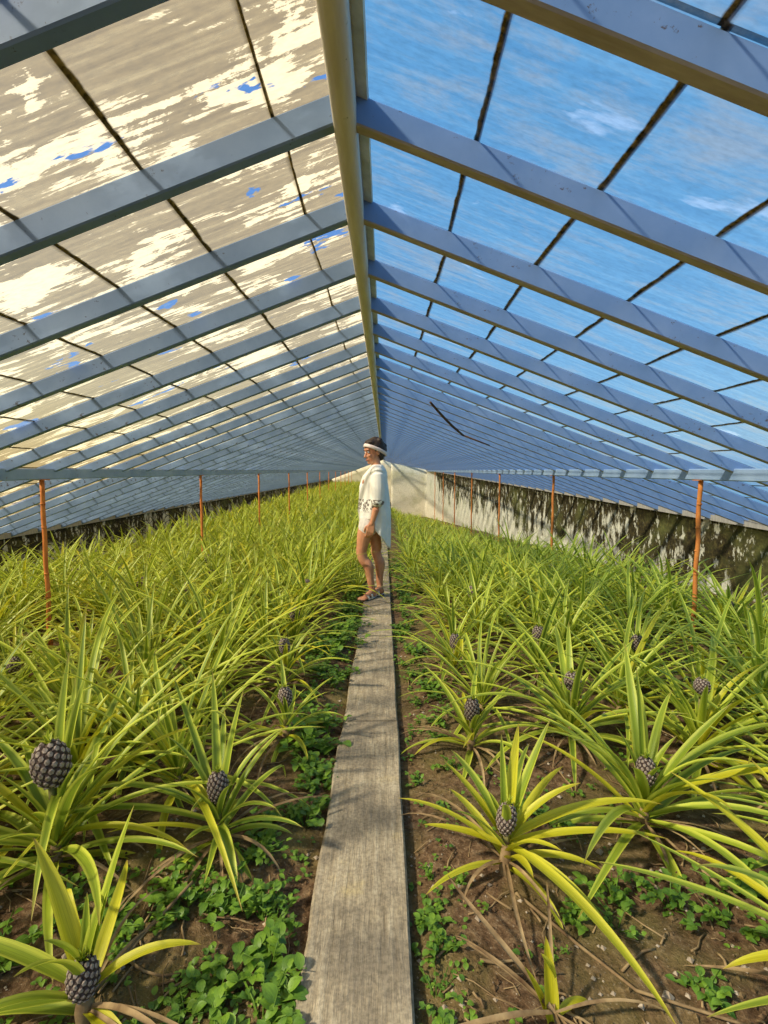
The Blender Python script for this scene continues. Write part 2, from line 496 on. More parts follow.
def glazing(name, side, mat, label):
    """rows of lapped panes laid from rafter to rafter, all one slope"""
    rnd = random.Random(5 if side < 0 else 9)
    mb = MB()
    offs = [0.0, 0.17] + [0.17 + 0.318 * k for k in range(1, 16)] if side < 0 else [0.0, 0.045, 0.31] + [0.31 + 0.303 * k for k in range(1, 16)]
    y = RAF_0 - 5 * RAF_S + 0.02
    while y < Y_FAR + 0.1:
        y0, y1 = y - 0.006, y + RAF_S + 0.006
        lim = abs((xl(y) if side < 0 else xr(y + RAF_S)) - RIDGE_X) + 0.06
        o = [a + (rnd.uniform(-0.008, 0.008) if a > 0.1 else 0) for a in offs]
        extra = rnd.random() < 0.12
        k = 0
        while k < len(o) - 1 and o[k] < lim:
            a, b = o[k], min(o[k + 1], lim)
            sk = rnd.uniform(-0.006, 0.006)
            lift = 0.002
            q = []
            for (d, yy, uu, vv, lf) in ((a, y0, 0, 1, 0), (a, y1, 1, 1, 0), (b + sk + 0.007, y1, 1, 0, lift), (b - sk + 0.007, y0, 0, 0, lift)):
                q.append(mb.vert((RIDGE_X + side * d, yy, RIDGE_Z - SLOPE * d + lf), (uu, vv)))
            mb.face(q if side > 0 else q[::-1])
            k += 1
        y += RAF_S
    return tag(mb.build(name, mat, smooth=False), label, 'glass roof', kind='structure')
glazing('ceiling', -1, M_LEFT, 'peeling whitewashed glass panes of the cream roof slope')
glazing('ceiling', 1, M_RIGHT, 'blue painted glass panes of the roof slope')

# wall plates carrying the feet of the rafters
def plate(name, fx, side, label):
    mb = MB()
    ys = frange(Y_NEAR, Y_FAR, 1.0)
    prof = [(-0.03, -0.078), (0.16, -0.078), (0.16, -0.012), (-0.03, 0.0 - 0.014)]
    rings = []
    for y in ys:
        x = fx(y); z = roof_z(x)
        rings.append([mb.vert((x + side * p[0], y, z + p[1] - (0.055 if k > 1 and p[0] > 0 else 0))) for k, p in enumerate(prof)])
    for j in range(len(rings) - 1):
        for k in range(4):
            mb.face((rings[j][k], rings[j][(k + 1) % 4], rings[j + 1][(k + 1) % 4], rings[j + 1][k]))
    mb.face(rings[0]); mb.face(rings[-1][::-1])
    return tag(mb.build(name, M_BARE, smooth=False), label, 'trim', kind='structure')
plate('trim_1', xl, -1, 'pale timber plate on top of the rubble wall')
plate('trim_2', xr, 1, 'pale timber plate on top of the streaked plaster wall')

# ------------------------------------------------------------------ roof timbers, one object each
def bevel_box(mb, x0, x1, y0, y1, z0, z1, M, b=0.004, mi=0, bottom_mi=0):
    """long bar along local x with chamfered long edges"""
    prof = [(y0, z0 + b), (y0 + b, z0), (y1 - b, z0), (y1, z0 + b), (y1, z1 - b), (y1 - b, z1), (y0 + b, z1), (y0, z1 - b)]
    n = 6
    rings = []
    for i in range(n + 1):
        x = x0 + (x1 - x0) * i / n
        rings.append([mb.vert(M @ Vector((x, p[0], p[1])), (i / n, k / 8)) for k, p in enumerate(prof)])
    for i in range(n):
        for k in range(8):
            mb.face((rings[i][k], rings[i][(k + 1) % 8], rings[i + 1][(k + 1) % 8], rings[i + 1][k]), bottom_mi if k in (0, 1, 2) else mi)
    mb.face(rings[0][::-1], mi); mb.face(rings[-1], mi)

RAF_D, RAF_W = 0.072, 0.036
rafter_words = 'nearest second third fourth fifth sixth seventh eighth ninth tenth eleventh twelfth thirteenth fourteenth fifteenth sixteenth seventeenth eighteenth nineteenth twentieth'.split()
def rafter(side, n):
    y = RAF_0 + n * RAF_S + (0.02 if n < 0 else 0)
    xe = (xl(y) if side < 0 else xr(y + 0.02))
    ln = (abs(xe - RIDGE_X) + 0.02) / math.cos(math.atan(SLOPE))
    mb = MB()
    a = math.atan(SLOPE)
    start = 0.02
    bevel_box(mb, start, ln, 0, RAF_W, -RAF_D, -0.004, Matrix.Identity(4), 0.004, 0, 1)
    mats = [M_BLUEGREY, M_BLUEGREY] if side < 0 else [M_VIOLET, M_BARE]
    o = mb.build('roof_rafter', mats, smooth=False)
    o.location = (RIDGE_X, y, RIDGE_Z)
    if side > 0: o.rotation_euler = (0, a, 0)
    else:
        o.rotation_euler = (0, a, math.pi)
        o.location.y = y + RAF_W
    slope_name = 'grey-blue' if side < 0 else 'violet-blue'
    glass = 'cream whitewashed glass slope' if side < 0 else 'blue glass slope'
    g = ('grey-blue rafters under the cream glass slope' if side < 0 else 'violet-blue rafters under the blue glass slope')
    k = n + 1
    if 0 <= k < len(rafter_words):
        lab = f'{slope_name} painted rafter, {rafter_words[k]} from the camera under the {glass}'
    else: lab = f'distant {slope_name} rafter packed close towards the far end of the {glass}'
    tag(o, lab, 'rafter', g)
N_RAF = int((Y_FAR - RAF_0) / RAF_S)
for n in range(-3, N_RAF):
    for side in (-1, 1):
        if n < -1: continue
        rafter(side, n)

mb = MB()
ys = frange(Y_NEAR, Y_FAR, 0.5)
rings = []
for y in ys:
    wob = 0.003 * mnoise.noise(Vector((y * 0.8, 0, 0)))
    w, h = 0.028, 0.072
    prof = []
    for k in range(12):
        t = -math.pi * k / 11
        prof.append((w * math.cos(t), -h + 0.022 * math.sin(t)))
    prof = [(w, 0.01)] + prof + [(-w, 0.01)]
    rings.append([mb.vert((RIDGE_X + wob + p[0], y, RIDGE_Z - 0.012 + p[1]), (k / 14, y)) for k, p in enumerate(prof)])
for j in range(len(rings) - 1):
    for k in range(len(rings[0])):
        k2 = (k + 1) % len(rings[0])
        mb.face((rings[j][k], rings[j][k2], rings[j + 1][k2], rings[j + 1][k]))
mb.face(rings[0]); mb.face(rings[-1][::-1])
tag(mb.build('ridge_beam', M_RIDGE), 'long weathered tan ridge beam running down the middle of the glass roof', 'beam')

# capping strip of greyed board beside the ridge beam, under the blue slope
mb = MB()
for y in frange(Y_NEAR, 12, RAF_S):
    pass
a = math.atan(SLOPE)
Mx = Matrix.Translation((RIDGE_X, 0, RIDGE_Z)) @ Matrix.Rotation(a, 4, 'Y')
mb.box((0.034, Y_NEAR, -0.012), (0.062, Y_FAR, -0.002), Mx)
cs = tag(mb.build('capping_strip', M_CAP, smooth=False), 'thin grey mildewed strip along the ridge beam on its blue side', 'strip')

PX_L, PX_R = -2.38, 2.20
POST_0, POST_S = 3.55, 3.08
def purlin(x, label):
    mb = MB()
    zt = roof_z(x) - RAF_D * 1.07 + 0.030
    rings = []
    for y in frange(Y_NEAR, Y_FAR, 0.6):
        b = 0.006
        dz = 0.004 * mnoise.noise(Vector((y * 0.5, x, 0)))
        w, h = 0.024, 0.078
        prof = [(-w, -h + b), (-w + b, -h), (w - b, -h), (w, -h + b), (w, -b), (w - b, 0), (-w + b, 0), (-w, -b)]
        rings.append([mb.vert((x + p[0], y, zt + dz + p[1])) for p in prof])
    for j in range(len(rings) - 1):
        for k in range(8): mb.face((rings[j][k], rings[j][(k + 1) % 8], rings[j + 1][(k + 1) % 8], rings[j + 1][k]))
    mb.face(rings[0]); mb.face(rings[-1][::-1])
    tag(mb.build('roof_purlin', M_PURLIN, smooth=False), label, 'purlin')
    return zt - 0.08
zl = purlin(PX_L, 'pale blue horizontal purlin carried on rusty posts under the cream glass')
zr = purlin(PX_R, 'pale blue horizontal purlin carried on rusty posts under the blue glass')

post_words = ['first and tallest', 'second', 'third', 'fourth', 'fifth', 'sixth']
for side, px, zt in ((-1, PX_L, zl), (1, PX_R, zr)):
    nP = 12 if side < 0 else 7
    for k in range(nP):
        y = POST_0 + POST_S * k
        if side > 0 and px > xr(y) - 0.1: break
        rnd = random.Random(k * 7 + side)
        g = ground_z(px, y) - 0.12
        mb = MB()
        n = 16
        pts = [(0.003 * math.sin(i * 1.3 + k), 0.003 * math.cos(i * 0.9), g + (zt - g) * i / n) for i in range(n + 1)]
        mb.tube(pts, [0.0155 + 0.0008 * math.sin(i * 2.1) for i in range(n + 1)], 10)
        for i in range(1, 8):      # ribs of the bar
            z = g + (zt - g) * i / 8
            mb.tube([(0, 0, z - 0.006), (0, 0, z + 0.006)], 0.0172, 10)
        root = empty('roof_post', (px, y, 0))
        sh = mb.build('shaft', M_RUST, root)
        mb = MB(); mb.box((-0.034, -0.04, zt), (0.034, 0.04, zt + 0.006))
        mb.build('head_plate', M_RUST, root, smooth=False)
        where = 'the cream glass' if side < 0 else 'the blue glass'
        w = post_words[k] if k < len(post_words) else ['seventh', 'eighth', 'ninth', 'tenth', 'eleventh', 'twelfth'][k - 6]
        tag(root, f'{w} rusty orange post from the camera under the purlin below {where}', 'post',
            'rusty posts under the cream side purlin' if side < 0 else 'rusty posts under the blue side purlin')

# loose stick hanging under the blue slope
mb = MB()
def under(x, y, d): return Vector((x, y, roof_z(x) - d))
p0, p1 = under(0.44, 4.9, 0.075), under(0.98, 6.35, 0.085)
mb.tube([p0.lerp(p1, t) + Vector((0, 0, -0.02 * math.sin(t * 3.1))) for t in (0, .2, .4, .6, .8, 1)], [0.011, 0.013, 0.014, 0.014, 0.015, 0.012], 7)
p2 = under(1.3, 6.3, 0.09)
mb.tube([p1 + Vector((0, 0, 0.002)), p1.lerp(p2, 0.5), p2], [0.011, 0.009, 0.006], 6)
tag(mb.build('stick', M_DARKWOOD), 'dark broken stick caught under the rafters of the blue glass slope', 'stick')

# ------------------------------------------------------------------ walkway boards
bw = 0.132
PATH_X = -0.066
ends = [-0.9, 0.35, 2.36, 4.83, 7.3, 9.8, 12.3, 14.8, 17.3, 19.8, 22.3, 24.8, 27.3, 29.8, 32.3, 34.8, 37.3, 39.8, 42.5]
bwords = {1: 'nearest grey walkway board with a sandy yellow scuff', 2: 'second walkway board, between the crack and the person',
          3: 'walkway board under the feet of the person', }
FARW = ['', '', '', '', 'first', 'second', 'third', 'fourth', 'fifth', 'sixth', 'seventh', 'eighth', 'ninth', 'tenth', 'eleventh', 'twelfth', 'thirteenth', 'fourteenth', 'last']
for i in range(len(ends) - 1):
    y0, y1 = ends[i] + 0.006, ends[i + 1] - 0.006
    mb = MB()
    n = max(4, int((y1 - y0) / 0.08)) if y0 < 6 else 6
    rings = []
    for j in range(n + 1):
        y = y0 + (y1 - y0) * j / n
        e = 0.0
        jl = (0.012 * mnoise.noise(Vector((y * 2.2, 3, i))) + 0.006 * mnoise.noise(Vector((y * 9, 3, i))))
        jr = 0.004 * mnoise.noise(Vector((y * 2.5, 8, i)))
        z = -0.03 * max(y, 0) + 0.03 + 0.002 * math.sin(i * 3)
        xa, xb = PATH_X - bw + jl, PATH_X + bw + jr
        prof = [(xa, z - 0.035), (xa, z - 0.006), (xa + 0.007, z), (xa * 0.7 + xb * 0.3, z - 0.001), (xa * 0.4 + xb * 0.6, z), (xb - 0.006, z), (xb, z - 0.006), (xb, z - 0.035)]
        rings.append([mb.vert((p[0], y, p[1]), (p[0], y)) for p in prof])
    for j in range(n):
        for k in range(7): mb.face((rings[j][k + 1], rings[j][k], rings[j + 1][k], rings[j + 1][k + 1]))
        mb.face((rings[j][0], rings[j][7], rings[j + 1][7], rings[j + 1][0]))
    mb.face(rings[0]); mb.face(rings[-1][::-1])
    if i < 1 : continue
    o = mb.build('walkway_board', M_BOARD, smooth=False)
    tag(o, bwords.get(i, f'far walkway board behind the person, {FARW[i]} of them back'), 'board', 'boards of the walkway')

# ------------------------------------------------------------------ pineapple plants
def add_leaf(mb, base, az, elev, length, width, droop, seg=9, across=4, tone=0.5, mi=0, curl=0.0, channel=0.28, fold=None):
    """one strap leaf: rises from base at elev, bends down by droop (radians over its length)"""
    p = Vector(base)
    h = Vector((math.cos(az), math.sin(az), 0))
    side0 = Vector((-math.sin(az), math.cos(az), 0))
    step = length / seg
    prev = None
    for i in range(seg + 1):
        s = i / seg
        e = elev - droop * (s ** 1.35)
        if fold is not None and s > fold: e -= 1.1
        a2 = az + curl * s * s
        hh = Vector((math.cos(a2), math.sin(a2), 0)); sd = Vector((-math.sin(a2), math.cos(a2), 0))
        d = hh * math.cos(e) + Vector((0, 0, 1)) * math.sin(e)
        nrm = (Vector((0, 0, 1)) * math.cos(e) - hh * math.sin(e))
        w = width * 0.5 * min(1.0, 0.62 + 1.6 * s) * max(0.0, 1 - s ** 2.6) ** 0.75
        if i == seg: w = 0.0006
        row = []
        for k in range(across + 1):
            u = k / across; c = 2 * u - 1
            q = p + sd * (c * w) + nrm * (abs(c) ** 1.5 * w * channel * 2.0 * (1 - 0.4 * s))
            row.append(mb.vert(q, (u, s), tone))
        if prev:
            for k in range(across): mb.face((prev[k], prev[k + 1], row[k + 1], row[k]), mi)
        prev = row
        p = p + d * step

def rosette(seed, n=30, L=(0.42, 0.78), W=0.036, seg=9, across=4, yellow=0.1, openness=1.0, dead=5, tone_mid=0.5):
    rnd = random.Random(seed)
    mb = MB()
    az = rnd.uniform(0, 6.28)
    for i in range(n):
        t = i / (n - 1)                      # 0 outer .. 1 inner
        az += 2.39996 + rnd.uniform(-0.25, 0.25)
        elev = R(8 + 68 * t ** 0.8 * 1.0) + rnd.uniform(-0.16, 0.16)
        elev = min(elev, R(86))
        ln = rnd.uniform(*L) * (0.72 + 0.5 * math.sin(math.pi * min(1, t * 0.75 + 0.12))) * 0.9
        if t > 0.88: ln *= 0.6
        droop = rnd.uniform(0.5, 1.35) * openness * (1.15 - 0.45 * t)
        fold = rnd.uniform(0.5, 0.8) if rnd.random() < 0.06 else None
        y = rnd.random() < yellow * (1.5 - t)
        rr = 0.03 * (1 - t)
        base = (math.cos(az) * rr * 0.6, math.sin(az) * rr * 0.6, 0.02 + 0.09 * t)
        add_leaf(mb, base, az, elev, ln, W * rnd.uniform(0.8, 1.15), droop, seg, across,
                 min(1, max(0, rnd.gauss(tone_mid, 0.24))), 1 if y else 0, rnd.uniform(-0.35, 0.35), 0.28, fold)
    for i in range(dead):
        add_leaf(mb, (0, 0, 0.03), rnd.uniform(0, 6.28), R(rnd.uniform(5, 30)), rnd.uniform(0.18, 0.42), rnd.uniform(0.008, 0.016),
                 rnd.uniform(0.8, 1.4), max(4, seg - 3), 2, 0.5, 2, rnd.uniform(-0.8, 0.8), 0.5)
    # short trunk the leaves sit on
    if seg > 5 and n > 4: mb.tube([(0, 0, -0.03), (0, 0, 0.03), (0, 0, 0.10)], [0.016, 0.020, 0.010], 8, 2)
    return mb

PM = [M_LEAF, M_LEAFY, M_DRY]

def fruit_mesh(rx=0.045, rz=0.058, n=96, seed=1):
    mb = MB()
    mb.ellipsoid((0, 0, 0), (rx, rx, rz), nu=18, nv=12)
    rnd = random.Random(seed)
    for i in range(n):
        z = 1 - 2 * (i + 0.5) / n
        z *= 0.96
        r = math.sqrt(max(0, 1 - z * z)); t = i * 2.39996
        nrm = Vector((r * math.cos(t), r * math.sin(t), z * rx / rz)).normalized()
        c = Vector((rx * r * math.cos(t), rx * r * math.sin(t), rz * z))
        x = nrm.cross(Vector((0, 0, 1))).normalized(); y = nrm.cross(x).normalized()
        s = rx * 3.3 / math.sqrt(n) * 0.98
        ring = []
        ring2 = []
        for k in range(6):
            a = math.pi * k / 3
            ring.append(mb.vert(c + (x * math.cos(a) + y * math.sin(a)) * s - nrm * s * 0.1))
            ring2.append(mb.vert(c + (x * math.cos(a) + y * math.sin(a)) * s * 0.55 + nrm * s * 0.42))
        tip = mb.vert(c + nrm * s * 0.70 - y * s * 0.35)
        for k in range(6):
            mb.face((ring[k], ring2[k], ring2[(k + 1) % 6], ring[(k + 1) % 6]), 0)
            mb.face((ring2[k], tip, ring2[(k + 1) % 6]), 1)
    return mb

def crown_mesh(L=0.05, n=12, seed=3):
    rnd = random.Random(seed)
    mb = MB()
    for i in range(n):
        t = i / (n - 1)
        add_leaf(mb, (0, 0, 0), i * 2.4, R(25 + 60 * t), L * rnd.uniform(0.6, 1.0), 0.012, 0.3, 4, 2, 0.6, 0, 0, 0.4)
    return mb

fruit_me = fruit_mesh().build('pineapple', [M_FRUIT, M_EYE], link=False, smooth=False)
crown_me = crown_mesh().build('crown', PM, link=False)
def add_obj(name, me, parent=None, loc=(0, 0, 0), scale=1.0, rot=(0, 0, 0)):
    o = bpy.data.objects.new(name, me)
    COL.objects.link(o)
    o.location = loc; o.rotation_euler = rot
    o.scale = (scale,) * 3 if not hasattr(scale, '__len__') else scale
    if parent: o.parent = parent
    return o

def add_fruit(root, z, s, lean=(0, 0), xy=(0, 0), aspect=1.0):
    mb = MB()
    mb.tube([(0, 0, 0.08), (xy[0] * 0.5, xy[1] * 0.5, z * 0.6), (xy[0], xy[1], z - 0.045 * s)], [0.012, 0.010, 0.009 + 0.003 * s], 8)
    mb.build('fruit_stalk', M_STALK, root)
    f = add_obj('pineapple', fruit_me, root, (xy[0], xy[1], z), (s, s, s * aspect), (lean[0], lean[1], random.Random(z).uniform(0, 6)))
    add_obj('crown', crown_me, f, (0, 0, 0.052))

def on_ground(x, y): return ground_z(x, y) + bump(x, y)

# the plants one can single out, each with leaves of its own: x, y, seed, options, extra leaves, fruit, label
# an extra leaf: azimuth (deg, 0 = towards the blue side, 90 = away from the camera), elevation, length, width, droop, tone, material, base z
HERO = [
  dict(p=(0.355, 1.40), seed=11, n=16, L=(0.20, 0.34), yellow=0.5, W=0.030, fruit=(0.165, 0.55), aspect=1.35, tone=0.75,
       extra=[(8, 24, 0.50, 0.040, 0.75, 0.9, 1, 0.10), (-2, 14, 0.46, 0.034, 0.5, 0.9, 1, 0.09), (-62, 12, 0.52, 0.036, 0.9, 0.6, 1, 0.09), (-48, 10, 0.34, 0.034, 1.0, 0.6, 1, 0.08),
              (60, 74, 0.30, 0.036, 0.15, 0.8, 1, 0.12), (30, 66, 0.34, 0.034, 0.2, 0.6, 0, 0.12), (95, 80, 0.27, 0.024, 0.1, 0.5, 0, 0.12), (150, 52, 0.26, 0.034, 0.35, 0.7, 1, 0.10), (178, 22, 0.24, 0.034, 0.3, 0.9, 1, 0.08)],
       label='small yellow-leaved pineapple plant alone on bare soil, right of the walkway', leaf=True),
  dict(p=(-0.52, 1.52), seed=12, n=22, L=(0.22, 0.36), yellow=0.08, W=0.028, fruit=(0.20, 0.62), aspect=1.25, tone=0.4,
       extra=[(176, 30, 0.55, 0.034, 1.35, 0.5, 0, 0.10), (188, 22, 0.62, 0.034, 0.9, 0.4, 0, 0.08), (110, 72, 0.42, 0.030, 0.25, 0.5, 0, 0.12), (140, 60, 0.45, 0.03, 0.3, 0.4, 0, 0.12), (70, 74, 0.36, 0.028, 0.2, 0.5, 0, 0.12), (-60, 10, 0.24, 0.032, 1.0, 0.5, 0, 0.08)],
       label='compact pineapple plant with an upright fruit beside leafy weeds, left of the walkway'),
  dict(p=(-0.99, 1.45), seed=13, n=28, L=(0.40, 0.62), yellow=0.06, W=0.036, fruit=(0.33, 1.0), aspect=1.1, tone=0.5,
       extra=[(75, 78, 0.45, 0.040, 0.25, 0.6, 0, 0.14), (95, 82, 0.50, 0.034, 0.3, 0.5, 0, 0.14), (40, 55, 0.60, 0.036, 0.5, 0.6, 0, 0.12), (30, 48, 0.62, 0.034, 0.5, 0.6, 0, 0.12), (10, 30, 0.55, 0.034, 0.8, 0.7, 0, 0.1), (-5, 20, 0.42, 0.034, 0.9, 0.7, 1, 0.1)],
       label='large pineapple plant bearing the biggest round fruit, at the cream side of the frame'),
  dict(p=(-0.64, 1.00), seed=14, n=9, L=(0.22, 0.34), yellow=0.3, W=0.034, fruit=(0.10, 0.62), aspect=1.2, tone=0.7,
       extra=[(55, 74, 0.34, 0.030, 0.15, 0.8, 0, 0.10), (150, 66, 0.30, 0.042, 0.35, 0.8, 1, 0.10), (178, 30, 0.40, 0.040, 0.6, 0.7, 0, 0.08), (100, 80, 0.16, 0.022, 0.1, 0.6, 0, 0.10), (200, 12, 0.36, 0.03, 0.3, 0.5, 0, 0.06)],
       label='pineapple plant with a fruit cut off by the bottom edge of the picture'),
  dict(p=(0.375, 2.10), seed=15, n=20, L=(0.22, 0.38), yellow=0.3, W=0.028, fruit=(0.20, 0.62), aspect=1.35, tone=0.7, extra=[],
       label='pineapple plant with a reddish upright fruit above dry leaves, beside the bare soil'),
  dict(p=(0.86, 1.60), seed=16, n=30, L=(0.40, 0.62), yellow=0.12, W=0.036, fruit=(0.21, 0.62), aspect=1.25, tone=0.55,
       extra=[(10, 40, 0.62, 0.036, 0.9, 0.7, 0, 0.12), (165, 55, 0.60, 0.034, 0.5, 0.5, 0, 0.12), (100, 84, 0.40, 0.026, 0.1, 0.3, 0, 0.14), (0, 25, 0.60, 0.04, 0.7, 0.9, 1, 0.10)],
       label='broad pineapple plant with a grey fruit half hidden behind crossing leaves'),
  dict(p=(0.84, 2.20), seed=17, n=30, L=(0.40, 0.62), yellow=0.15, W=0.034, fruit=(0.28, 0.70), aspect=1.0, tone=0.6,
       extra=[(170, 40, 0.60, 0.034, 0.8, 0.8, 0, 0.12), (190, 30, 0.62, 0.036, 0.9, 0.7, 0, 0.12)],
       label='pineapple plant with a round dark fruit framed by yellowish leaves'),
  dict(p=(1.06, 1.00), seed=18, n=8, L=(0.35, 0.55), yellow=0.3, W=0.038, fruit=None, tone=0.6,
       extra=[(166, 26, 0.60, 0.028, 0.55, 0.6, 0, 0.10), (118, 36, 0.52, 0.040, 0.55, 0.85, 1, 0.10), (112, 30, 0.50, 0.030, 0.45, 0.4, 0, 0.10), (98, 55, 0.46, 0.034, 0.75, 0.8, 1, 0.10), (178, 30, 0.34, 0.036, 1.1, 0.95, 1, 0.08), (140, 20, 0.5, 0.022, 0.3, 0.4, 0, 0.08), (190, 14, 0.42, 0.022, 0.4, 0.5, 0, 0.06)],
       label='pineapple plant reaching in from the blue side with a bright yellow bent leaf'),
  dict(p=(0.36, 0.99), seed=19, n=2, L=(0.10, 0.14), yellow=0.5, W=0.026, fruit=None, tone=0.8,
       extra=[(100, 82, 0.17, 0.034, 0.15, 0.9, 1, 0.0), (150, 70, 0.12, 0.026, 0.3, 0.9, 1, 0.0)],
       label='young yellow pineapple shoot rising from the soil at the bottom of the picture'),
  dict(p=(-0.44, 2.20), seed=20, n=18, L=(0.24, 0.38), yellow=0.12, W=0.026, fruit=(0.22, 0.6), aspect=1.2, tone=0.5, extra=[],
       label='small pineapple plant with drooping dry leaves beside the round weed clump'),
  dict(p=(-0.55, 2.75), seed=21, n=24, L=(0.30, 0.45), yellow=0.1, W=0.030, fruit=(0.25, 0.6), aspect=1.2, tone=0.6, extra=[],
       label='pineapple plant with a small fruit behind the dry-leaved one'),
  dict(p=(-1.72, 2.05), seed=22, n=30, L=(0.42, 0.62), yellow=0.08, W=0.034, fruit=(0.36, 0.75), aspect=0.9, tone=0.55, extra=[],
       label='pineapple plant with a flattened fruit near the cream side frame edge'),
  dict(p=(0.93, 3.0), seed=23, n=30, L=(0.40, 0.60), yellow=0.12, W=0.034, fruit=(0.28, 0.7), aspect=1.1, tone=0.6, extra=[],
       label='pineapple plant with a dark fruit in the middle of the blue side bed'),
  dict(p=(1.40, 2.75), seed=24, n=30, L=(0.40, 0.60), yellow=0.12, W=0.034, fruit=(0.28, 0.7), aspect=1.1, tone=0.5, extra=[],
       label='pineapple plant with a fruit just in front of the tallest post on the blue side'),
  dict(p=(1.32, 2.05), seed=25, n=32, L=(0.42, 0.66), yellow=0.15, W=0.036, fruit=(0.34, 0.6), aspect=1.0, tone=0.6,
       extra=[(175, 55, 0.6, 0.03, 0.4, 0.6, 0, 0.12)], label='pineapple plant with a reddish brown fruit low among its leaves'),
  dict(p=(0.42, 2.95), seed=26, n=22, L=(0.26, 0.42), yellow=0.15, W=0.028, fruit=(0.24, 0.6), aspect=1.3, tone=0.5, extra=[],
       label='pineapple plant with slim fruit at the edge of the brown leaf litter'),
]
taken = []
for h in HERO:
    x, y = h['p']
    rnd = random.Random(h['seed'])
    root = empty('pineapple_plant', (x, y, on_ground(x, y)))
    mb = rosette(h['seed'], h['n'], h['L'], h['W'], 11, 4, h['yellow'], 1.0, 9, h['tone'])
    for (az, el, ln, w, dr, tn, mi, bz) in h['extra']:
        add_leaf(mb, (0.01 * math.cos(R(az)), 0.01 * math.sin(R(az)), bz), R(az), R(el), ln, w, dr, 14, 4, tn, mi, rnd.uniform(-0.15, 0.15))
    mb.build('foliage', PM, root)
    if h['fruit']:
        add_fruit(root, h['fruit'][0], h['fruit'][1], (rnd.uniform(-.12, .12), rnd.uniform(-.12, .12)), (0, 0), h['aspect'])
    tag(root, h['label'], 'pineapple plant', 'pineapple plants of the beds')
    taken.append((x, y, 0.30))

# the others stand in staggered rows; a handful of leaf rosettes is shared between them
near_me = [rosette(100 + i, 32, (0.50, 0.86), 0.031, 10, 4, 0.12, 1.0, 5, 0.58).build('foliage', PM, link=False) for i in range(9)]
mid_me = [rosette(200 + i, 26, (0.45, 0.78), 0.036, 6, 2, 0.12, 1.0, 2, 0.6).build('foliage', PM, link=False) for i in range(8)]
rnd = random.Random(77)
spots = []
def try_row(side):
    y = 1.0
    row = 0
    while y < (42.5 if side < 0 else 42):
        x = (0.46 if y < 5.2 else 0.34) + (0.2 if row % 2 else 0)
        if side > 0: x += 0.05
        while True:
            px = side * x + rnd.uniform(-0.07, 0.07); py = y + rnd.uniform(-0.09, 0.09)
            lim = -xl(y) - 0.38 if side < 0 else xr(y) - (0.55 if y < 3 else 0.85)
            if x > lim: break
            ok = all((px - a) ** 2 + (py - b) ** 2 > c * c for a, b, c in taken)
            if side > 0 and py > 24.8: ok = False
            if side > 0 and py < 1.9 and px < 0.95: ok = False
            if side < 0 and py < 1.35 and px > -1.25: ok = False
            if side < 0 and py < 2.0 and px > -0.5: ok = False
            if py < 1.3 and abs(px) > 1.9: ok = False
            if abs(px) > 0.83 * py + 0.9: ok = False
            if 2.75 < py < 3.7 and abs(px / py - (-0.67 if side < 0 else 0.62)) < 0.07: ok = False
            if side < 0 and px > -0.62 and 3.0 < py < 5.2: ok = False
            if ok: spots.append((px, py))
            x += 0.36
        y += 0.37 if y < 12 else 0.46
        row += 1
for s_ in (-1, 1): try_row(s_)
spots.sort(key=lambda p: math.hypot(p[0], p[1]))
N_IND = 300 - len(HERO)
ONES = ['', 'first', 'second', 'third', 'fourth', 'fifth', 'sixth', 'seventh', 'eighth', 'ninth', 'tenth', 'eleventh', 'twelfth', 'thirteenth', 'fourteenth', 'fifteenth', 'sixteenth', 'seventeenth', 'eighteenth', 'nineteenth']
def ordinal(n):
    if n < 20: return ONES[n]
    return {20: 'twentieth', 30: 'thirtieth', 40: 'fortieth', 50: 'fiftieth', 60: 'sixtieth', 70: 'seventieth', 80: 'eightieth', 90: 'ninetieth', 100: 'hundredth', 110: 'hundred-and-tenth'}[n] if n % 10 == 0 else {2: 'twenty-', 3: 'thirty-', 4: 'forty-', 5: 'fifty-', 6: 'sixty-', 7: 'seventy-', 8: 'eighty-', 9: 'ninety-', 10: 'hundred-and-', 11: 'hundred-and-ten-'}[n // 10] + ONES[n % 10]
ORD = ['first', 'second', 'third', 'fourth', 'fifth', 'sixth', 'seventh', 'eighth', 'ninth', 'tenth', 'eleventh', 'twelfth', 'thirteenth', 'fourteenth']
ranks = {}
for sd in (-1, 1):
    rows_ = {}
    for p in spots[:N_IND]:
        if p[0] * sd > 0: rows_.setdefault(round((p[1] - 1.0) / 0.37), []).append(p)
    for k, (rw, ps) in enumerate(sorted(rows_.items())):
        for j, p in enumerate(sorted(ps, key=lambda q: abs(q[0]))): ranks[p] = (k, j)
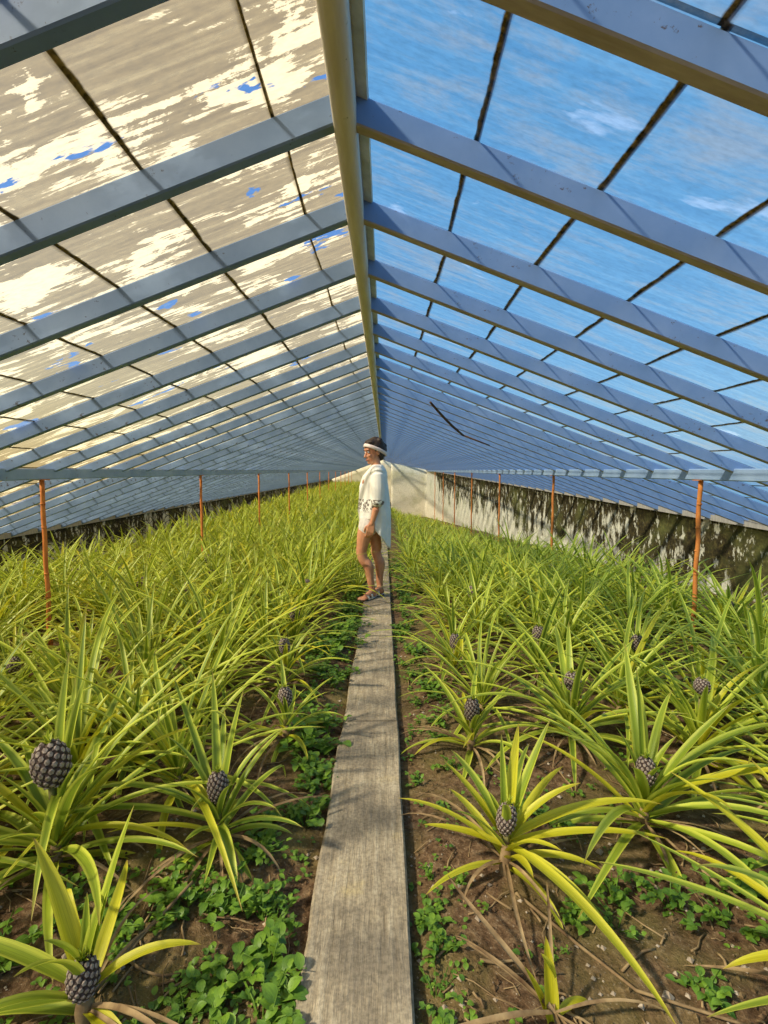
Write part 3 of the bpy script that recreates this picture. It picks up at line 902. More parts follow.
for i, (x, y) in enumerate(spots[:N_IND]):
    r = random.Random(i * 13 + 5)
    s = r.uniform(0.78, 1.05) * (0.82 if abs(x) < 0.62 else 1.0)
    if x > 0 and y > 7: s *= 0.85
    if abs(x) > 2.6: s *= 0.9
    z = on_ground(x, y) - 0.015
    side = 'cream' if x < 0 else 'blue'
    depth = 'near part' if y < 4 else ('middle' if y < 7 else 'far part')
    fruiting = y < 7 and r.random() < 0.14
    me = (near_me if y < 5.5 else mid_me)[r.randrange(9 if y < 5.5 else 8)]
    if fruiting:
        root = empty('pineapple_plant', (x, y, z), r.uniform(0, 6.28))
        add_obj('foliage', me, root, scale=s)
        add_fruit(root, 0.27 * s + 0.03, r.uniform(0.6, 0.85), (r.uniform(-.15, .15), r.uniform(-.15, .15)), (0, 0), r.uniform(1.05, 1.25))
        lab = f'fruiting pineapple plant on the {side} side, {ordinal(ranks[(x, y)][1] + 1)} from the walkway in the {ordinal(ranks[(x, y)][0] + 1)} row back'
    else:
        root = add_obj('pineapple_plant', me, None, (x, y, z), s, (r.uniform(-.08, .08), r.uniform(-.08, .08), r.uniform(0, 6.28)))
        k_, j_ = ranks[(x, y)]
        if k_ < 40: lab = f'fruitless pineapple plant on the {side} side, {ordinal(j_ + 1)} from the walkway in the {ordinal(k_ + 1)} row back'
        else: lab = f'arching yellow-green pineapple plant without fruit in the {depth} of the {side} side bed'
    tag(root, lab, 'pineapple plant', f'pineapple plants in the {depth} of the {side} side bed')

# past the first three hundred: the carpet of plants towards the far end, one object
far_src = []
for i in range(6):
    far_src.append(rosette(300 + i, 20, (0.45, 0.72), 0.042, 4, 1, 0.12, 1.0, 0, 0.65))
mb = MB()
for i, (x, y) in enumerate(spots[N_IND:]):
    r = random.Random(i * 3 + 1)
    src = far_src[r.randrange(6)]
    s = r.uniform(0.8, 1.05) * (0.62 if x > 0 else 1.0)
    a = r.uniform(0, 6.28); ca, sa = math.cos(a) * s, math.sin(a) * s
    z0 = on_ground(x, y); off = len(mb.v)
    dt = r.uniform(-0.2, 0.2)
    for (vx, vy, vz) in src.v: mb.v.append((x + vx * ca - vy * sa, y + vx * sa + vy * ca, z0 + vz * s))
    mb.uv += src.uv; mb.tone += [min(1, max(0, t + dt)) for t in src.tone]
    mb.f += [tuple(k + off for k in f) for f in src.f]; mb.mi += src.mi
tag(mb.build('pineapple_foliage', PM), 'dense far carpet of pineapple leaves in both beds towards the end wall', 'pineapple foliage', kind='stuff')

# ------------------------------------------------------------------ weeds
def add_round_leaf(mb, p, az, el, ln, w, tone, lobes=False):
    h = Vector((math.cos(az), math.sin(az), 0)); sd = Vector((-math.sin(az), math.cos(az), 0))
    prev = None
    P = Vector(p)
    seg = 5
    for i in range(seg + 1):
        s = i / seg
        e = el - 0.9 * s
        d = h * math.cos(e) + Vector((0, 0, math.sin(e)))
        n = Vector((0, 0, math.cos(e))) - h * math.sin(e)
        ww = w * 0.5 * math.sin(math.pi * min(1, (s * 0.93 + 0.05)) ** 0.8) 
        if lobes: ww *= 0.75 + 0.35 * (i % 2)
        row = [mb.vert(P + sd * (c * ww) + n * (abs(c) * ww * 0.3), (0.5 + c * 0.2, s * 0.8), tone) for c in (-1, 0, 1)]
        if prev:
            for k in (0, 1): mb.face((prev[k], prev[k + 1], row[k + 1], row[k]))
        prev = row
        P += d * ln / seg

def weed_mesh(seed, n=26, rad=0.09, ht=0.12, ln=0.045, lobes=False, tone=0.5):
    r = random.Random(seed); mb = MB()
    stems = max(3, n // 5)
    tips = []
    for i in range(stems):
        a = r.uniform(0, 6.28); q = rad * math.sqrt(r.random())
        tip = Vector((math.cos(a) * q, math.sin(a) * q, ht * r.uniform(0.5, 1.0) * (1 - 0.5 * q / rad)))
        mb.tube([(0, 0, -0.01), tip * 0.5 + Vector((0, 0, 0.01)), tip], [0.0025, 0.002, 0.0015], 4)
        tips.append(tip)
    for i in range(n):
        t = tips[i % stems]; f = r.uniform(0.35, 1.0)
        l = ln * r.uniform(0.6, 1.25)
        add_round_leaf(mb, t * f + Vector((r.uniform(-.008, .008), r.uniform(-.008, .008), 0)), r.uniform(0, 6.28), R(r.uniform(0, 50)), l, l * r.uniform(0.6, 0.85), min(1, max(0, r.gauss(tone, 0.25))), lobes)
    return mb
weed_me = [weed_mesh(i, 44 + 10 * (i % 3), 0.12, 0.12, 0.027 + 0.006 * (i % 3), i % 4 == 3).build('weed_clump', M_WEED, link=False) for i in range(8)]
low_me = [weed_mesh(40 + i, 14, 0.07, 0.05, 0.028).build('weed_sprig', M_WEED, link=False) for i in range(4)]
r = random.Random(5)
weeds = []
# left border of the walkway: dense from the bottom of the picture to the feet
y = 0.85
while y < 7.5:
    for k in range(2 if y < 1.9 else 1):
        weeds.append((PATH_X - bw - r.uniform(0.04, 0.20 if y > 1.4 else 0.34), y + r.uniform(-.05, .05), r.uniform(0.55, 0.95), 'l'))
    y += 0.125 if y < 3 else 0.17
for (x, y, s) in ((-0.33, 2.15, 1.3), (-0.28, 2.30, 1.2), (-0.36, 2.35, 1.25), (-0.30, 2.0, 1.0), (-0.28, 3.5, 1.5), (-0.34, 3.75, 1.6), (-0.27, 4.0, 1.5), (-0.38, 3.3, 1.4), (-0.27, 4.4, 1.3),
                  (-0.30, 1.30, 0.9), (-0.40, 1.28, 0.95), (-0.50, 1.26, 1.0), (-0.58, 1.33, 0.9), (-0.27, 1.12, 0.9), (-0.26, 1.0, 0.9), (-0.33, 0.93, 0.8), (-0.70, 1.22, 0.8), (-0.62, 1.15, 0.7),
                  (-0.52, 0.92, 0.7), (-0.85, 1.25, 1.0), (-0.95, 1.15, 1.0)):
    weeds.append((x, y, s, 'l'))
for k in range(44):
    yy = 2.2 + k * 0.14
    weeds.append((r.uniform(0.11, 0.34), yy, r.uniform(0.5, 0.95), 'r'))
    weeds.append((-0.24 - r.uniform(0.0, 0.22), 2.9 + k * 0.13, r.uniform(0.7, 1.15), 'l'))
for (x, y, s) in ((0.125, 0.95, 0.55), (0.12, 1.06, 0.6), (0.135, 1.16, 0.6), (0.125, 1.27, 0.5), (0.14, 1.42, 0.4), (0.13, 1.9, 0.5), (0.13, 2.3, 0.5), (0.16, 0.88, 0.7), (0.28, 0.93, 0.4),
                  (0.60, 1.22, 0.7), (0.64, 1.32, 0.8), (0.72, 1.05, 0.55), (0.62, 0.90, 0.5), (0.78, 1.30, 0.9), (0.90, 1.22, 0.9), (0.98, 1.32, 1.0), (0.50, 1.25, 0.5), (0.42, 1.15, 0.35), (1.05, 1.2, 0.9), (0.95, 0.95, 0.9), (0.2, 1.38, 0.5), (0.26, 2.0, 0.6), (0.2, 2.6, 0.7), (0.16, 3.0, 0.7), (0.2, 3.4, 0.8), (0.5, 1.7, 0.8), (0.6, 1.65, 0.8),
                  (0.14, 4.0, 0.9), (0.16, 4.4, 0.9), (0.18, 4.9, 1.0), (0.16, 5.4, 1.0), (0.2, 6.0, 1.1), (0.2, 6.8, 1.1)):
    weeds.append((x, y, s, 'r'))
wcount = {}; worder = {}
keyed = {}
for i, w in enumerate(weeds): keyed.setdefault((abs(w[0] - PATH_X) < 0.35, w[3]), []).append(i)
for ks in keyed.values():
    for n_, i in enumerate(sorted(ks, key=lambda q: weeds[q][1])): worder[i] = ordinal(n_ + 1)
for i, (x, y, s, sd) in enumerate(weeds):
    o = add_obj('weed_clump', weed_me[i % 8], None, (x, y, on_ground(x, y) - 0.004), s, (0, 0, i * 1.7))
    where = ('along the walkway edge' if abs(x - PATH_X) < 0.35 else 'out on the soil') + (', cream side' if sd == 'l' else ', blue side')
    wcount[where] = wcount.get(where, 0) + 1
    lab = f'broadleaf weed clump {where}, {worder[i]} from the picture bottom'
    tag(o, lab, 'weed', 'weeds beside the walkway')

# tiny sprouts, litter and crumbs of soil nobody could count
mb = MB()
lit = MB()
peb = MB()
for i in range(3600):
    y = 0.75 + 8 * r.random() ** 1.8
    x = r.uniform(-1, 1) * min(3.5, 0.3 + y * 0.8)
    if abs(x - PATH_X) < 0.15: continue
    if mnoise.noise(Vector((x * 2.6, y * 2.6, 9))) < 0.02 and abs(x - PATH_X) > 0.25: continue
    if x > 0 and y < 1.6 and abs(x - PATH_X) > 0.25 and r.random() < 0.6: continue
    z = on_ground(x, y)
    for k in range(r.randint(3, 6)):
        l = r.uniform(0.008, 0.022)
        add_round_leaf(mb, (x + r.uniform(-.015, .015), y + r.uniform(-.015, .015), z + r.uniform(0.003, 0.015)), r.uniform(0, 6.28), R(r.uniform(0, 50)), l, l * 0.8, r.random())
tag(mb.build('ground_weeds', M_WEED), 'tiny green sprouts scattered over the brown soil', 'sprouts', kind='stuff')
for i in range(900):
    y = 0.75 + 4.5 * r.random() ** 1.6
    x = r.uniform(-1, 1) * min(3, 0.3 + y * 0.8)
    if abs(x - PATH_X) < 0.16: continue
    z = on_ground(x, y) + 0.004
    a = r.uniform(0, 6.28); l = r.uniform(0.03, 0.16)
    pts = [(x, y, z + 0.002)]
    for k in range(3):
        a += r.uniform(-0.4, 0.4)
        nx, ny = pts[-1][0] + math.cos(a) * l / 3, pts[-1][1] + math.sin(a) * l / 3
        if abs(nx - PATH_X) < 0.15: break
        pts.append((nx, ny, on_ground(nx, ny) + r.uniform(0.002, 0.012)))
    if len(pts) > 1: lit.tube(pts, r.uniform(0.0010, 0.0035), 4)
tag(lit.build('leaf_litter', M_DRY), 'dry brown stems and leaf litter lying on the soil', 'litter', kind='stuff')
for i in range(5200):
    y = 0.75 + 2.6 * r.random() ** 1.4
    x = r.uniform(-1, 1) * min(2, 0.3 + y * 0.8)
    if abs(x - PATH_X) < 0.145: continue
    s = r.uniform(0.0025, 0.010) * (1.6 if r.random() < 0.06 else 1)
    c = Vector((x, y, on_ground(x, y) + s * 0.2))
    vs = [peb.vert(c + Vector(d) * s * r.uniform(0.7, 1.2)) for d in ((1, 0, 0), (0, 1, 0), (-1, 0, 0), (0, -1, 0), (0, 0, 0.8), (0, 0, -0.8))]
    mi = 0 if r.random() < 0.8 else 1
    for a, b in ((0, 1), (1, 2), (2, 3), (3, 0)):
        peb.face((vs[a], vs[b], vs[4]), mi); peb.face((vs[b], vs[a], vs[5]), mi)
tag(peb.build('soil_crumbs', [M_SOIL, M_STONE], smooth=False), 'crumbs of earth and small stones on the bare soil', 'soil crumbs', kind='stuff')
# long dry straw leaves lying across the bare soil
for (pts, lab) in ((((0.36, 1.30, .03), (0.47, 1.16, .02), (0.56, 1.04, .02), (0.78, 0.96, .015), (1.0, 0.93, .015)), 'long dry straw-coloured stem lying from the yellow plant across the soil'),
                   (((0.23, 1.13, .01), (0.27, 1.125, .012), (0.33, 1.13, .01)), 'short pale dry twig lying on bare soil'),
                   (((-0.52, 1.30, .06), (-0.60, 1.18, .02), (-0.64, 1.05, .01)), 'thin brown dead stem lying on soil at the cream side'),
                   (((0.88, 1.5, .05), (0.93, 1.32, .03), (1.0, 1.24, .012), (1.1, 1.2, .012)), 'curved pale dry root between weeds and bare soil')):
    m2 = MB()
    P = [Vector((p[0], p[1], on_ground(p[0], p[1]) + p[2])) for p in pts]
    Q = []
    for a, b in zip(P[:-1], P[1:]):
        for k in range(4): 
            c = a.lerp(b, k / 4); Q.append(Vector((c.x, c.y, max(c.z, on_ground(c.x, c.y) + 0.006))))
    Q.append(P[-1])
    m2.tube(Q, [0.0045 - 0.002 * k / len(Q) for k in range(len(Q))], 6)
    tag(m2.build('dry_stem', M_DRY), lab, 'dry stem')

# ------------------------------------------------------------------ the person on the walkway
def remeshed(mb, name, mat, parent, voxel=0.006, smooth=4, link=True):
    """melts the overlapping closed shapes of mb into one continuous skin"""
    tmp = mb.build('tmp', mat)
    md = tmp.modifiers.new('r', 'REMESH'); md.mode = 'VOXEL'; md.voxel_size = voxel; md.use_smooth_shade = True
    if smooth:
        ms = tmp.modifiers.new('s', 'SMOOTH'); ms.factor = 0.5; ms.iterations = smooth
    dg = bpy.context.evaluated_depsgraph_get()
    me = bpy.data.meshes.new_from_object(tmp.evaluated_get(dg))
    me.name = name
    bpy.data.objects.remove(tmp)
    for p in me.polygons: p.use_smooth = True
    if not me.materials: me.materials.append(mat)
    o = bpy.data.objects.new(name, me)
    COL.objects.link(o)
    o.parent = parent
    return o

def skin_mat():
    m, nt, N, L = new_mat('skin')
    f = noise_node(nt, 9, 4, 0.6, coords(nt))
    c = ramp(nt, f, [(0.35, (0.46, 0.19, 0.10)), (0.65, (0.62, 0.30, 0.16))])
    p = nt.nodes.new('ShaderNodeBsdfPrincipled')
    L.new(c, p.inputs['Base Color']); p.inputs['Roughness'].default_value = 0.45
    p.inputs['Subsurface Weight'].default_value = 0.05
    finish(nt, p.outputs[0]); return m
M_SKIN = skin_mat()
M_HAIR = simple_mat('dark_hair', (0.010, 0.006, 0.004), (0.05, 0.026, 0.016), 60, 0.45, 0.4, 0.5, 4, (1, 1, 4))
M_SHIRT = simple_mat('white_cotton', (0.70, 0.70, 0.66), (0.84, 0.83, 0.78), 16, 0.85, 0.15, 0.5, 4, (1, 1, 0.6), 0.02)
def print_mat():
    m, nt, N, L = new_mat('printed_cotton')
    v = nt.nodes.new('ShaderNodeTexVoronoi'); v.feature = 'F1'; v.inputs['Scale'].default_value = 34
    L.new(coords(nt), v.inputs['Vector'])
    ringm = ramp(nt, v.outputs[0], [(0.18, 0.0), (0.26, 1.0), (0.46, 1.0), (0.54, 0.0)])
    tc = nt.nodes.new('ShaderNodeTexCoord')
    sp = nt.nodes.new('ShaderNodeSeparateXYZ'); L.new(tc.outputs['Object'], sp.inputs[0])
    band = ramp(nt, sp.outputs[2], [(0.86, 0.0), (0.90, 1.0), (1.14, 1.0), (1.20, 0.0)])
    c = mixc(nt, math_node(nt, 'MULTIPLY', ringm, band), (0.80, 0.77, 0.70), (0.16, 0.13, 0.11))
    finish(nt, principled(nt, c, 0.85, 0.15)); return m
M_PRINT = print_mat()
M_BAND = simple_mat('pale_pink_band', (0.72, 0.55, 0.50), (0.86, 0.74, 0.68), 40, 0.8, 0.2)
M_SHORTS = simple_mat('pale_shorts', (0.66, 0.60, 0.55), (0.80, 0.75, 0.70), 30, 0.85, 0.15)
M_SANDAL = simple_mat('white_sandal', (0.66, 0.58, 0.46), (0.82, 0.76, 0.66), 30, 0.6, 0.3)
M_SOLE = simple_mat('dark_sole', (0.05, 0.04, 0.03), (0.10, 0.08, 0.06), 30, 0.7, 0.2)
M_EYEW = simple_mat('eye_white', (0.75, 0.72, 0.68), (0.80, 0.78, 0.75), 30, 0.3, 0.5)
M_DARK = simple_mat('dark_eye', (0.02, 0.012, 0.01), (0.03, 0.02, 0.015), 30, 0.3, 0.5)
M_LIP = simple_mat('lips', (0.42, 0.13, 0.10), (0.48, 0.17, 0.13), 30, 0.5, 0.3)

# body frame: -x is the way she faces, z up from the board, y away from the camera
PZ = -0.03 * 5.1 + 0.032
person = empty('person', (-0.098, 5.10, PZ))
tag(person, 'woman in a loose white shirt, shorts and headband standing side-on on the walkway', 'person')

def limb(mb, pts, rads, n=14):
    """tapered limb with rounded ends"""
    pts = [Vector(p) for p in pts]
    P = []; Q = []
    sub = 5
    for i in range(len(pts) - 1):
        p0 = pts[max(i - 1, 0)]; p1 = pts[i]; p2 = pts[i + 1]; p3 = pts[min(i + 2, len(pts) - 1)]
        for k in range(sub):
            t = k / sub
            P.append(0.5 * ((2 * p1) + (p2 - p0) * t + (2 * p0 - 5 * p1 + 4 * p2 - p3) * t * t + (3 * p1 - p0 - 3 * p2 + p3) * t ** 3))
            Q.append(rads[i] + (rads[i + 1] - rads[i]) * (3 * t * t - 2 * t ** 3))
    P.append(pts[-1]); Q.append(rads[-1])
    mb.tube(P, Q, n)
    mb.ellipsoid(P[0], (Q[0],) * 3); mb.ellipsoid(P[-1], (Q[-1],) * 3)

def torso_loft(mb, secs, n=28, fold=0.0, seed=0, mi=0):
    """closed loft of ellipse sections (x, y, z, rx, ry)"""
    rings = []
    full = []
    for i in range(len(secs) - 1):
        for k in range(4):
            t = k / 4; t2 = 3 * t * t - 2 * t ** 3
            full.append([a + (b - a) * t for a, b in zip(secs[i], secs[i + 1])])
    full.append(list(secs[-1]))
    for j, (x, y, z, rx, ry) in enumerate(full):
        row = []
        for k in range(n):
            a = 2 * math.pi * k / n
            f = 1 + fold * math.sin(a * 5 + seed + j * 0.22) * min(1, j / 6) + fold * 0.5 * math.sin(a * 9 + seed * 2 - j * 0.3)
            row.append(mb.vert((x + rx * math.cos(a) * f, y + ry * math.sin(a) * f, z)))
        rings.append(row)
    for j in range(len(rings) - 1):
        for k in range(n):
            mb.face((rings[j][k], rings[j][(k + 1) % n], rings[j + 1][(k + 1) % n], rings[j + 1][k]), mi)
    mb.face(rings[0][::-1], mi); mb.face(rings[-1], mi)

body = MB()
# legs: near leg (y < 0) a little in front, far leg behind
HIPZ = 0.80
for (yy, hip, knee, ankle, heel_y) in ((-0.075, (-0.045, HIPZ), (-0.125, 0.455), (-0.020, 0.085), -0.055),
                                       (0.070, (-0.020, HIPZ), (0.015, 0.455), (0.055, 0.085), 0.060)):
    hx, hz = hip; kx, kz = knee; ax, az_ = ankle
    limb(body, [(hx, yy, hz), (hx * 0.6 + kx * 0.4 - 0.012, yy, hz * 0.6 + kz * 0.4), (kx + 0.004, yy, kz + 0.06), (kx, yy, kz), (kx + 0.022, yy, kz - 0.07),
                (kx * 0.62 + ax * 0.38 + 0.026, yy, kz * 0.65 + az_ * 0.35), (kx * 0.25 + ax * 0.75 + 0.008, yy, kz * 0.28 + az_ * 0.72), (ax, (yy + heel_y) / 2, az_)],
         [0.086, 0.078, 0.057, 0.052, 0.050, 0.054, 0.037, 0.031])
    body.ellipsoid((kx - 0.020, yy, kz), (0.034, 0.036, 0.045))
    # foot: heel, arch, ball, five toes; turned a little to the camera
    fy = heel_y
    fa = R(232) if yy < 0 else R(222)
    fd = Vector((math.cos(fa), math.sin(fa), 0)); fs = Vector((-fd.y, fd.x, 0))
    hp = Vector((ax + 0.018, fy, 0.040))
    limb(body, [(ax, fy, az_), (ax + 0.012, fy, 0.045)], [0.031, 0.030])
    limb(body, [hp, hp + fd * 0.075 + Vector((0, 0, 0.012)), hp + fd * 0.15 + Vector((0, 0, -0.010))], [0.028, 0.029, 0.022])
    limb(body, [hp + fd * 0.03 + Vector((0, 0, 0.03)), hp + fd * 0.12 + Vector((0, 0, 0.005))], [0.030, 0.022])
    for t in range(5):
        o_ = (t - 2) * 0.0155
        ln = (0.058, 0.056, 0.052, 0.047, 0.040)[t if yy > 0 else t]
        b0 = hp + fd * 0.145 + fs * o_ * 1.1 + Vector((0, 0, -0.014))
        limb(body, [b0, b0 + fd * ln * 0.6 + Vector((0, 0, 0.002)), b0 + fd * ln + Vector((0, 0, -0.006))], [0.0125, 0.0095, 0.0085] if t else [0.014, 0.012, 0.011], 8)
# pelvis, trunk, chest
torso_loft(body, [(-0.035, 0, 0.74, 0.08, 0.12), (-0.035, 0, 0.83, 0.108, 0.158), (-0.040, 0, 0.92, 0.098, 0.145), (-0.020, 0, 1.02, 0.082, 0.122), (0.0, 0, 1.12, 0.096, 0.132),
                  (0.015, 0, 1.20, 0.102, 0.150), (0.030, 0, 1.27, 0.078, 0.155), (0.034, 0, 1.315, 0.045, 0.075)])
body.ellipsoid((-0.075, -0.06, 1.155), (0.045, 0.052, 0.05)); body.ellipsoid((-0.075, 0.06, 1.155), (0.045, 0.052, 0.05))
body.ellipsoid((0.045, -0.055, 0.84), (0.062, 0.078, 0.078)); body.ellipsoid((0.045, 0.055, 0.84), (0.062, 0.078, 0.078))
# neck and head
limb(body, [(0.032, 0, 1.28), (0.018, 0, 1.345), (0.005, 0, 1.40)], [0.056, 0.047, 0.050])
HC = Vector((-0.004, 0, 1.465))
HT = Matrix.Rotation(R(30), 3, 'Z') @ Matrix.Rotation(R(-10), 3, 'Y')      # head turned slightly to the camera and dipped
def hp_(x, y, z): return HC + HT @ Vector((x, y, z))
HM = HT
body.ellipsoid(hp_(0.012, 0, 0.025), (0.096, 0.074, 0.100), HM, 22, 14)
body.ellipsoid(hp_(-0.028, 0, -0.045), (0.062, 0.056, 0.080), HM, 20, 12)
body.ellipsoid(hp_(-0.064, 0, -0.098), (0.024, 0.025, 0.020), HM)             # chin
body.ellipsoid(hp_(-0.076, 0, 0.028), (0.018, 0.048, 0.018), HM)               # brow
limb(body, [hp_(-0.085, 0, 0.004), hp_(-0.100, 0, -0.020), hp_(-0.107, 0, -0.036)], [0.008, 0.010, 0.013])   # nose
for s in (-1, 1):
    body.ellipsoid(hp_(-0.090, s * 0.011, -0.038), (0.010, 0.008, 0.007), HM)
    body.ellipsoid(hp_(-0.066, s * 0.034, -0.030), (0.020, 0.018, 0.020), HM)  # cheek
    body.ellipsoid(hp_(0.008, s * 0.076, -0.012), (0.017, 0.009, 0.030), HM)   # ear
body.ellipsoid(hp_(-0.084, 0, -0.066), (0.012, 0.024, 0.006), HM); body.ellipsoid(hp_(-0.082, 0, -0.077), (0.011, 0.020, 0.006), HM)
# arms
def hand(mb, wrist, d, palm_n, thumb_side):
    """palm, four bent fingers and a thumb; d points to the finger tips, palm_n out of the palm"""
    d = d.normalized(); pn = (palm_n - d * palm_n.dot(d)).normalized(); sd = d.cross(pn).normalized() * thumb_side
    for k in range(4):
        o_ = (1.5 - k) * 0.0185
        limb(mb, [wrist + sd * o_ * 0.5, wrist + d * 0.045 + sd * o_ * 0.9, wrist + d * 0.085 + sd * o_], [0.0165, 0.0150, 0.0125], 10)
        ln = (0.066, 0.074, 0.069, 0.054)[k]
        b0 = wrist + d * 0.085 + sd * o_
        d1 = (d + pn * 0.22).normalized(); d2 = (d + pn * 0.75).normalized(); d3 = (d + pn * 1.3).normalized()
        b1 = b0 + d1 * ln * 0.45; b2 = b1 + d2 * ln * 0.32; b3 = b2 + d3 * ln * 0.25
        limb(mb, [b0, b1, b2, b3], [0.0100, 0.0088, 0.0080, 0.0070], 8)
    t0 = wrist + d * 0.022 + sd * 0.020; t1 = t0 + (sd * 0.75 + d * 0.65 + pn * 0.25).normalized() * 0.038
    t2 = t1 + (d * 0.95 + sd * 0.25 + pn * 0.3).normalized() * 0.030; t3 = t2 + (d + pn * 0.4).normalized() * 0.024
    limb(mb, [t0, t1, t2, t3], [0.0150, 0.0120, 0.0100, 0.0085], 8)
for s, sh, el, wr in ((-1, (0.032, -0.165, 1.255), (0.045, -0.205, 0.990), (-0.018, -0.190, 0.765)),
                      (1, (0.032, 0.165, 1.255), (0.050, 0.205, 0.990), (-0.010, 0.195, 0.765))):
    sh, el, wr = Vector(sh), Vector(el), Vector(wr)
    limb(body, [Vector((0.03, s * 0.10, 1.27)), sh, sh.lerp(el, 0.5), el, el.lerp(wr, 0.35), wr], [0.050, 0.050, 0.042, 0.034, 0.034, 0.023])
    hand(body, wr, (wr - el).normalized() + Vector((-0.05, 0, -0.35)), Vector((0, -s, 0)), 1 if s > 0 else -1)
# thumb must sit in front (towards -x) on both hands
remeshed(body, 'body', M_SKIN, person, 0.0055, 3)

# face details
def small(name, c, r_, mat, parent, M=None):
    mb = MB(); mb.ellipsoid(c, r_, M, 12, 8)
    return mb.build(name, mat, parent)
for s in (-1, 1):
    small('eye', hp_(-0.079, s * 0.031, 0.004), (0.010, 0.014, 0.008), M_EYEW, person, HM)
    small('iris', hp_(-0.088, s * 0.033, 0.004), (0.0035, 0.006, 0.006), M_DARK, person, HM)
    small('eyebrow', hp_(-0.089, s * 0.032, 0.024), (0.004, 0.018, 0.0035), M_HAIR, person, HM)
small('lips', hp_(-0.091, 0, -0.071), (0.007, 0.022, 0.008), M_LIP, person, HM)

# hair pulled back with volume behind, band across it
hair = MB()
hair.ellipsoid(hp_(0.030, 0, 0.040), (0.098, 0.086, 0.104), HM, 22, 14)
hair.ellipsoid(hp_(0.066, 0, 0.006), (0.068, 0.078, 0.090), HM, 20, 12)
hair.ellipsoid(hp_(-0.020, 0, 0.092), (0.062, 0.066, 0.036), HM, 20, 12)
hair.ellipsoid(hp_(0.055, 0, -0.060), (0.045, 0.060, 0.045), HM)
for k in range(16):
    a = k * 2.4
    hair.ellipsoid(hp_(0.050 + 0.070 * math.cos(a) * math.sin(k * .4), 0.060 * math.sin(a), 0.03 + 0.07 * math.cos(k * 0.4)), (0.030, 0.028, 0.03), HM, 10, 7)
remeshed(hair, 'hair', M_HAIR, person, 0.006, 2)
band = MB()
pts = []
for k in range(33):
    a = 2 * math.pi * k / 32
    # a tilted loop: high on the forehead, low at the nape
    x, y = math.cos(a), math.sin(a)
    pts.append(hp_(0.020 + 0.108 * x, 0.086 * y, 0.010 - 0.066 * x))
rings = []
for k in range(32):
    p = pts[k]; nrm = (p - hp_(0.02, 0, 0.02)).normalized(); t = (pts[(k + 1) % 32] - pts[k - 1]).normalized(); b = t.cross(nrm).normalized()
    rings.append([band.vert(p + b * c * 0.017 + nrm * e) for c, e in ((-1, -.003), (-1, .003), (0, .006), (1, .003), (1, -.003), (0, -.006))])
for k in range(32):
    a, b = rings[k], rings[(k + 1) % 32]
    for j in range(6): band.face((a[j], a[(j + 1) % 6], b[(j + 1) % 6], b[j]))
band.build('headband', M_BAND, person)

# shorts
sh = MB()
torso_loft(sh, [(-0.036, 0, 0.745, 0.090, 0.13), (-0.028, 0, 0.80, 0.128, 0.172), (-0.030, 0, 0.86, 0.124, 0.172), (-0.036, 0, 0.95, 0.108, 0.155)], 30, 0.02, 1)
for yy, hx, lx in ((-0.078, -0.050, -0.062), (0.073, -0.022, -0.014)):
    limb(sh, [(hx, yy, 0.80), (lx, yy, 0.715)], [0.094, 0.096])
sh.ellipsoid((0.045, 0, 0.83), (0.078, 0.14, 0.085))
remeshed(sh, 'shorts', M_SHORTS, person, 0.007, 2)

# loose shirt with short wide sleeves, its back hanging long to a point
st = MB()
torso_loft(st, [(-0.030, 0, 0.80, 0.120, 0.178), (-0.030, 0, 0.88, 0.130, 0.180), (-0.024, 0, 1.0, 0.124, 0.172), (-0.010, 0, 1.12, 0.132, 0.170), (0.012, 0, 1.22, 0.122, 0.176), (0.030, 0, 1.285, 0.088, 0.165), (0.032, 0, 1.335, 0.052, 0.070)], 40, 0.055, 2)
for s in (-1, 1):
    limb(st, [(0.03, s * 0.11, 1.265), (0.034, s * 0.172, 1.250), (0.040, s * 0.195, 1.12), (0.038, s * 0.205, 0.985)], [0.060, 0.066, 0.072, 0.066])
o = remeshed(st, 'shirt', M_PRINT, person, 0.007, 2)
o['label'] = 'white shirt with a dark ring print at the front'
# the tail: a sheet with folds and thickness, from the shoulders down behind the thighs
tail = MB()
nu, nv = 26, 26
grid = []
for j in range(nv + 1):
    v = j / nv
    row = []
    for i in range(nu + 1):
        u = i / nu * 2 - 1
        ztop = 1.27
        zbot = 0.475 + 0.24 * abs(u) ** 1.3 
        z = ztop + (zbot - ztop) * v
        ang = u * R(100 - 18 * v)
        rx = 0.100 + 0.050 * math.sin(min(1, v * 1.4) * math.pi / 2) ; ry = 0.175 + 0.012 * v
        cx = 0.010 - 0.004 * v
        fold = 0.010 * v * math.sin(u * 11 + v * 3) + 0.005 * math.sin(u * 23)
        x = cx + (rx + fold) * math.cos(ang); y = (ry + fold) * math.sin(ang)
        if v > 0.6: x -= 0.03 * (v - 0.6) * 2.5 * abs(u)
        row.append((x, y, z))
    grid.append(row)
ia = [[tail.vert(p) for p in row] for row in grid]
ib = [[tail.vert((p[0] + 0.005, p[1] * 1.02, p[2])) for p in row] for row in grid]
for j in range(nv):
    for i in range(nu):
        tail.face((ia[j][i], ia[j][i + 1], ia[j + 1][i + 1], ia[j + 1][i]))
        tail.face((ib[j][i], ib[j + 1][i], ib[j + 1][i + 1], ib[j][i + 1]))
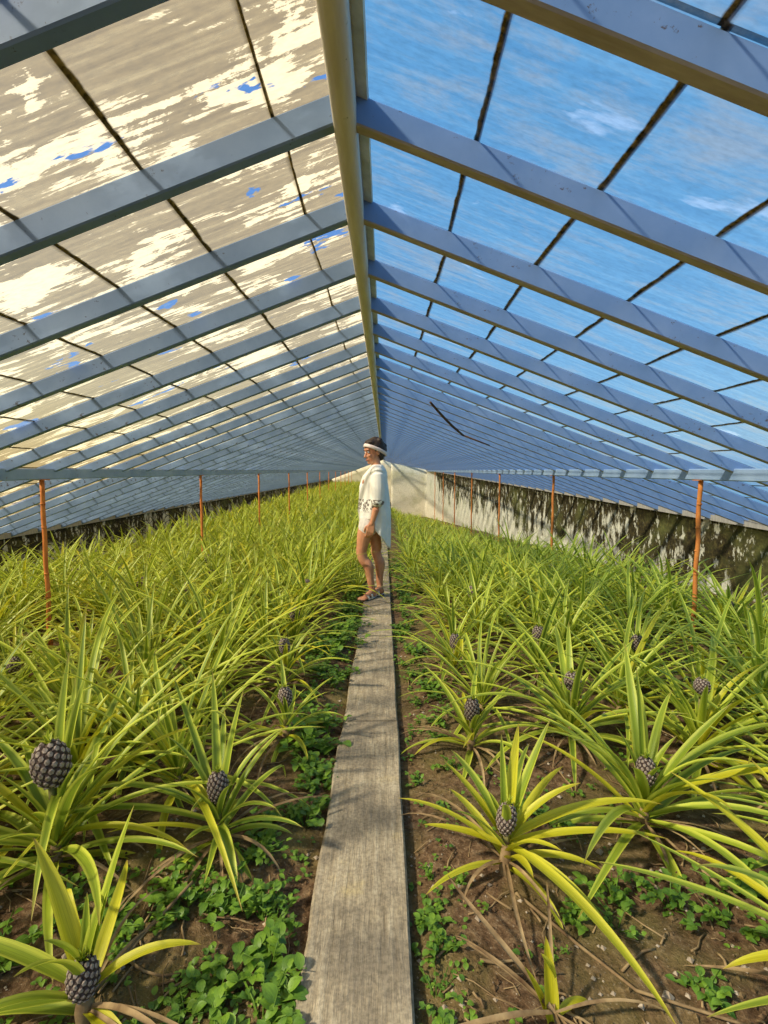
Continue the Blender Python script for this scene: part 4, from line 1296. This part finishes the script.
for j in range(nv):
    tail.face((ia[j][0], ia[j + 1][0], ib[j + 1][0], ib[j][0])); tail.face((ia[j][nu], ib[j][nu], ib[j + 1][nu], ia[j + 1][nu]))
for i in range(nu):
    tail.face((ia[0][i], ib[0][i], ib[0][i + 1], ia[0][i + 1])); tail.face((ia[nv][i], ia[nv][i + 1], ib[nv][i + 1], ib[nv][i]))
o = tail.build('shirt_tail', M_SHIRT, person)
o['label'] = 'long pale back of the shirt hanging to the knees'

# sandals
for (ax, fy, fa) in ((-0.020, -0.055, R(232)), (0.055, 0.060, R(222))):
    fd = Vector((math.cos(fa), math.sin(fa), 0)); fs = Vector((-fd.y, fd.x, 0))
    hp0 = Vector((ax + 0.018, fy, 0))
    so = MB()
    n = 24
    outl = []
    for k in range(n):
        a = 2 * math.pi * k / n
        l = 0.118 * math.cos(a); w = (0.040 + 0.006 * math.cos(a)) * math.sin(a)
        outl.append(hp0 + fd * (0.083 + l) + fs * w)
    lo = [so.vert(p + Vector((0, 0, 0.001))) for p in outl]; hi = [so.vert(p + Vector((0, 0, 0.013))) for p in outl]
    so.face(lo[::-1], 1); so.face(hi, 0)
    for k in range(n): so.face((lo[k], lo[(k + 1) % n], hi[(k + 1) % n], hi[k]), 1)
    sandal = so.build('sandal', [M_SANDAL, M_SOLE], person, smooth=False)
    for d_, hgt, wd in ((0.12, 0.054, 0.036), (0.065, 0.074, 0.034)):
        sm = MB()
        arc = []
        for k in range(11):
            a = math.pi * k / 10
            arc.append(hp0 + fd * d_ + fs * (wd * math.cos(a)) + Vector((0, 0, 0.008 + (hgt - 0.008) * math.sin(a) ** 0.8)))
        rr = []
        for p in arc: rr.append([sm.vert(p + fd * c) for c in (-0.012, 0.012)] )
        rr2 = [[sm.vert(p + fd * c + (p - hp0 - fd * d_).normalized() * 0.004) for c in (0.012, -0.012)] for p in arc]
        for k in range(10):
            a4 = rr[k] + rr2[k]; b4 = rr[k + 1] + rr2[k + 1]
            for j in range(4): sm.face((a4[j], a4[(j + 1) % 4], b4[(j + 1) % 4], b4[j]))
        sm.build('strap', M_SANDAL, sandal)
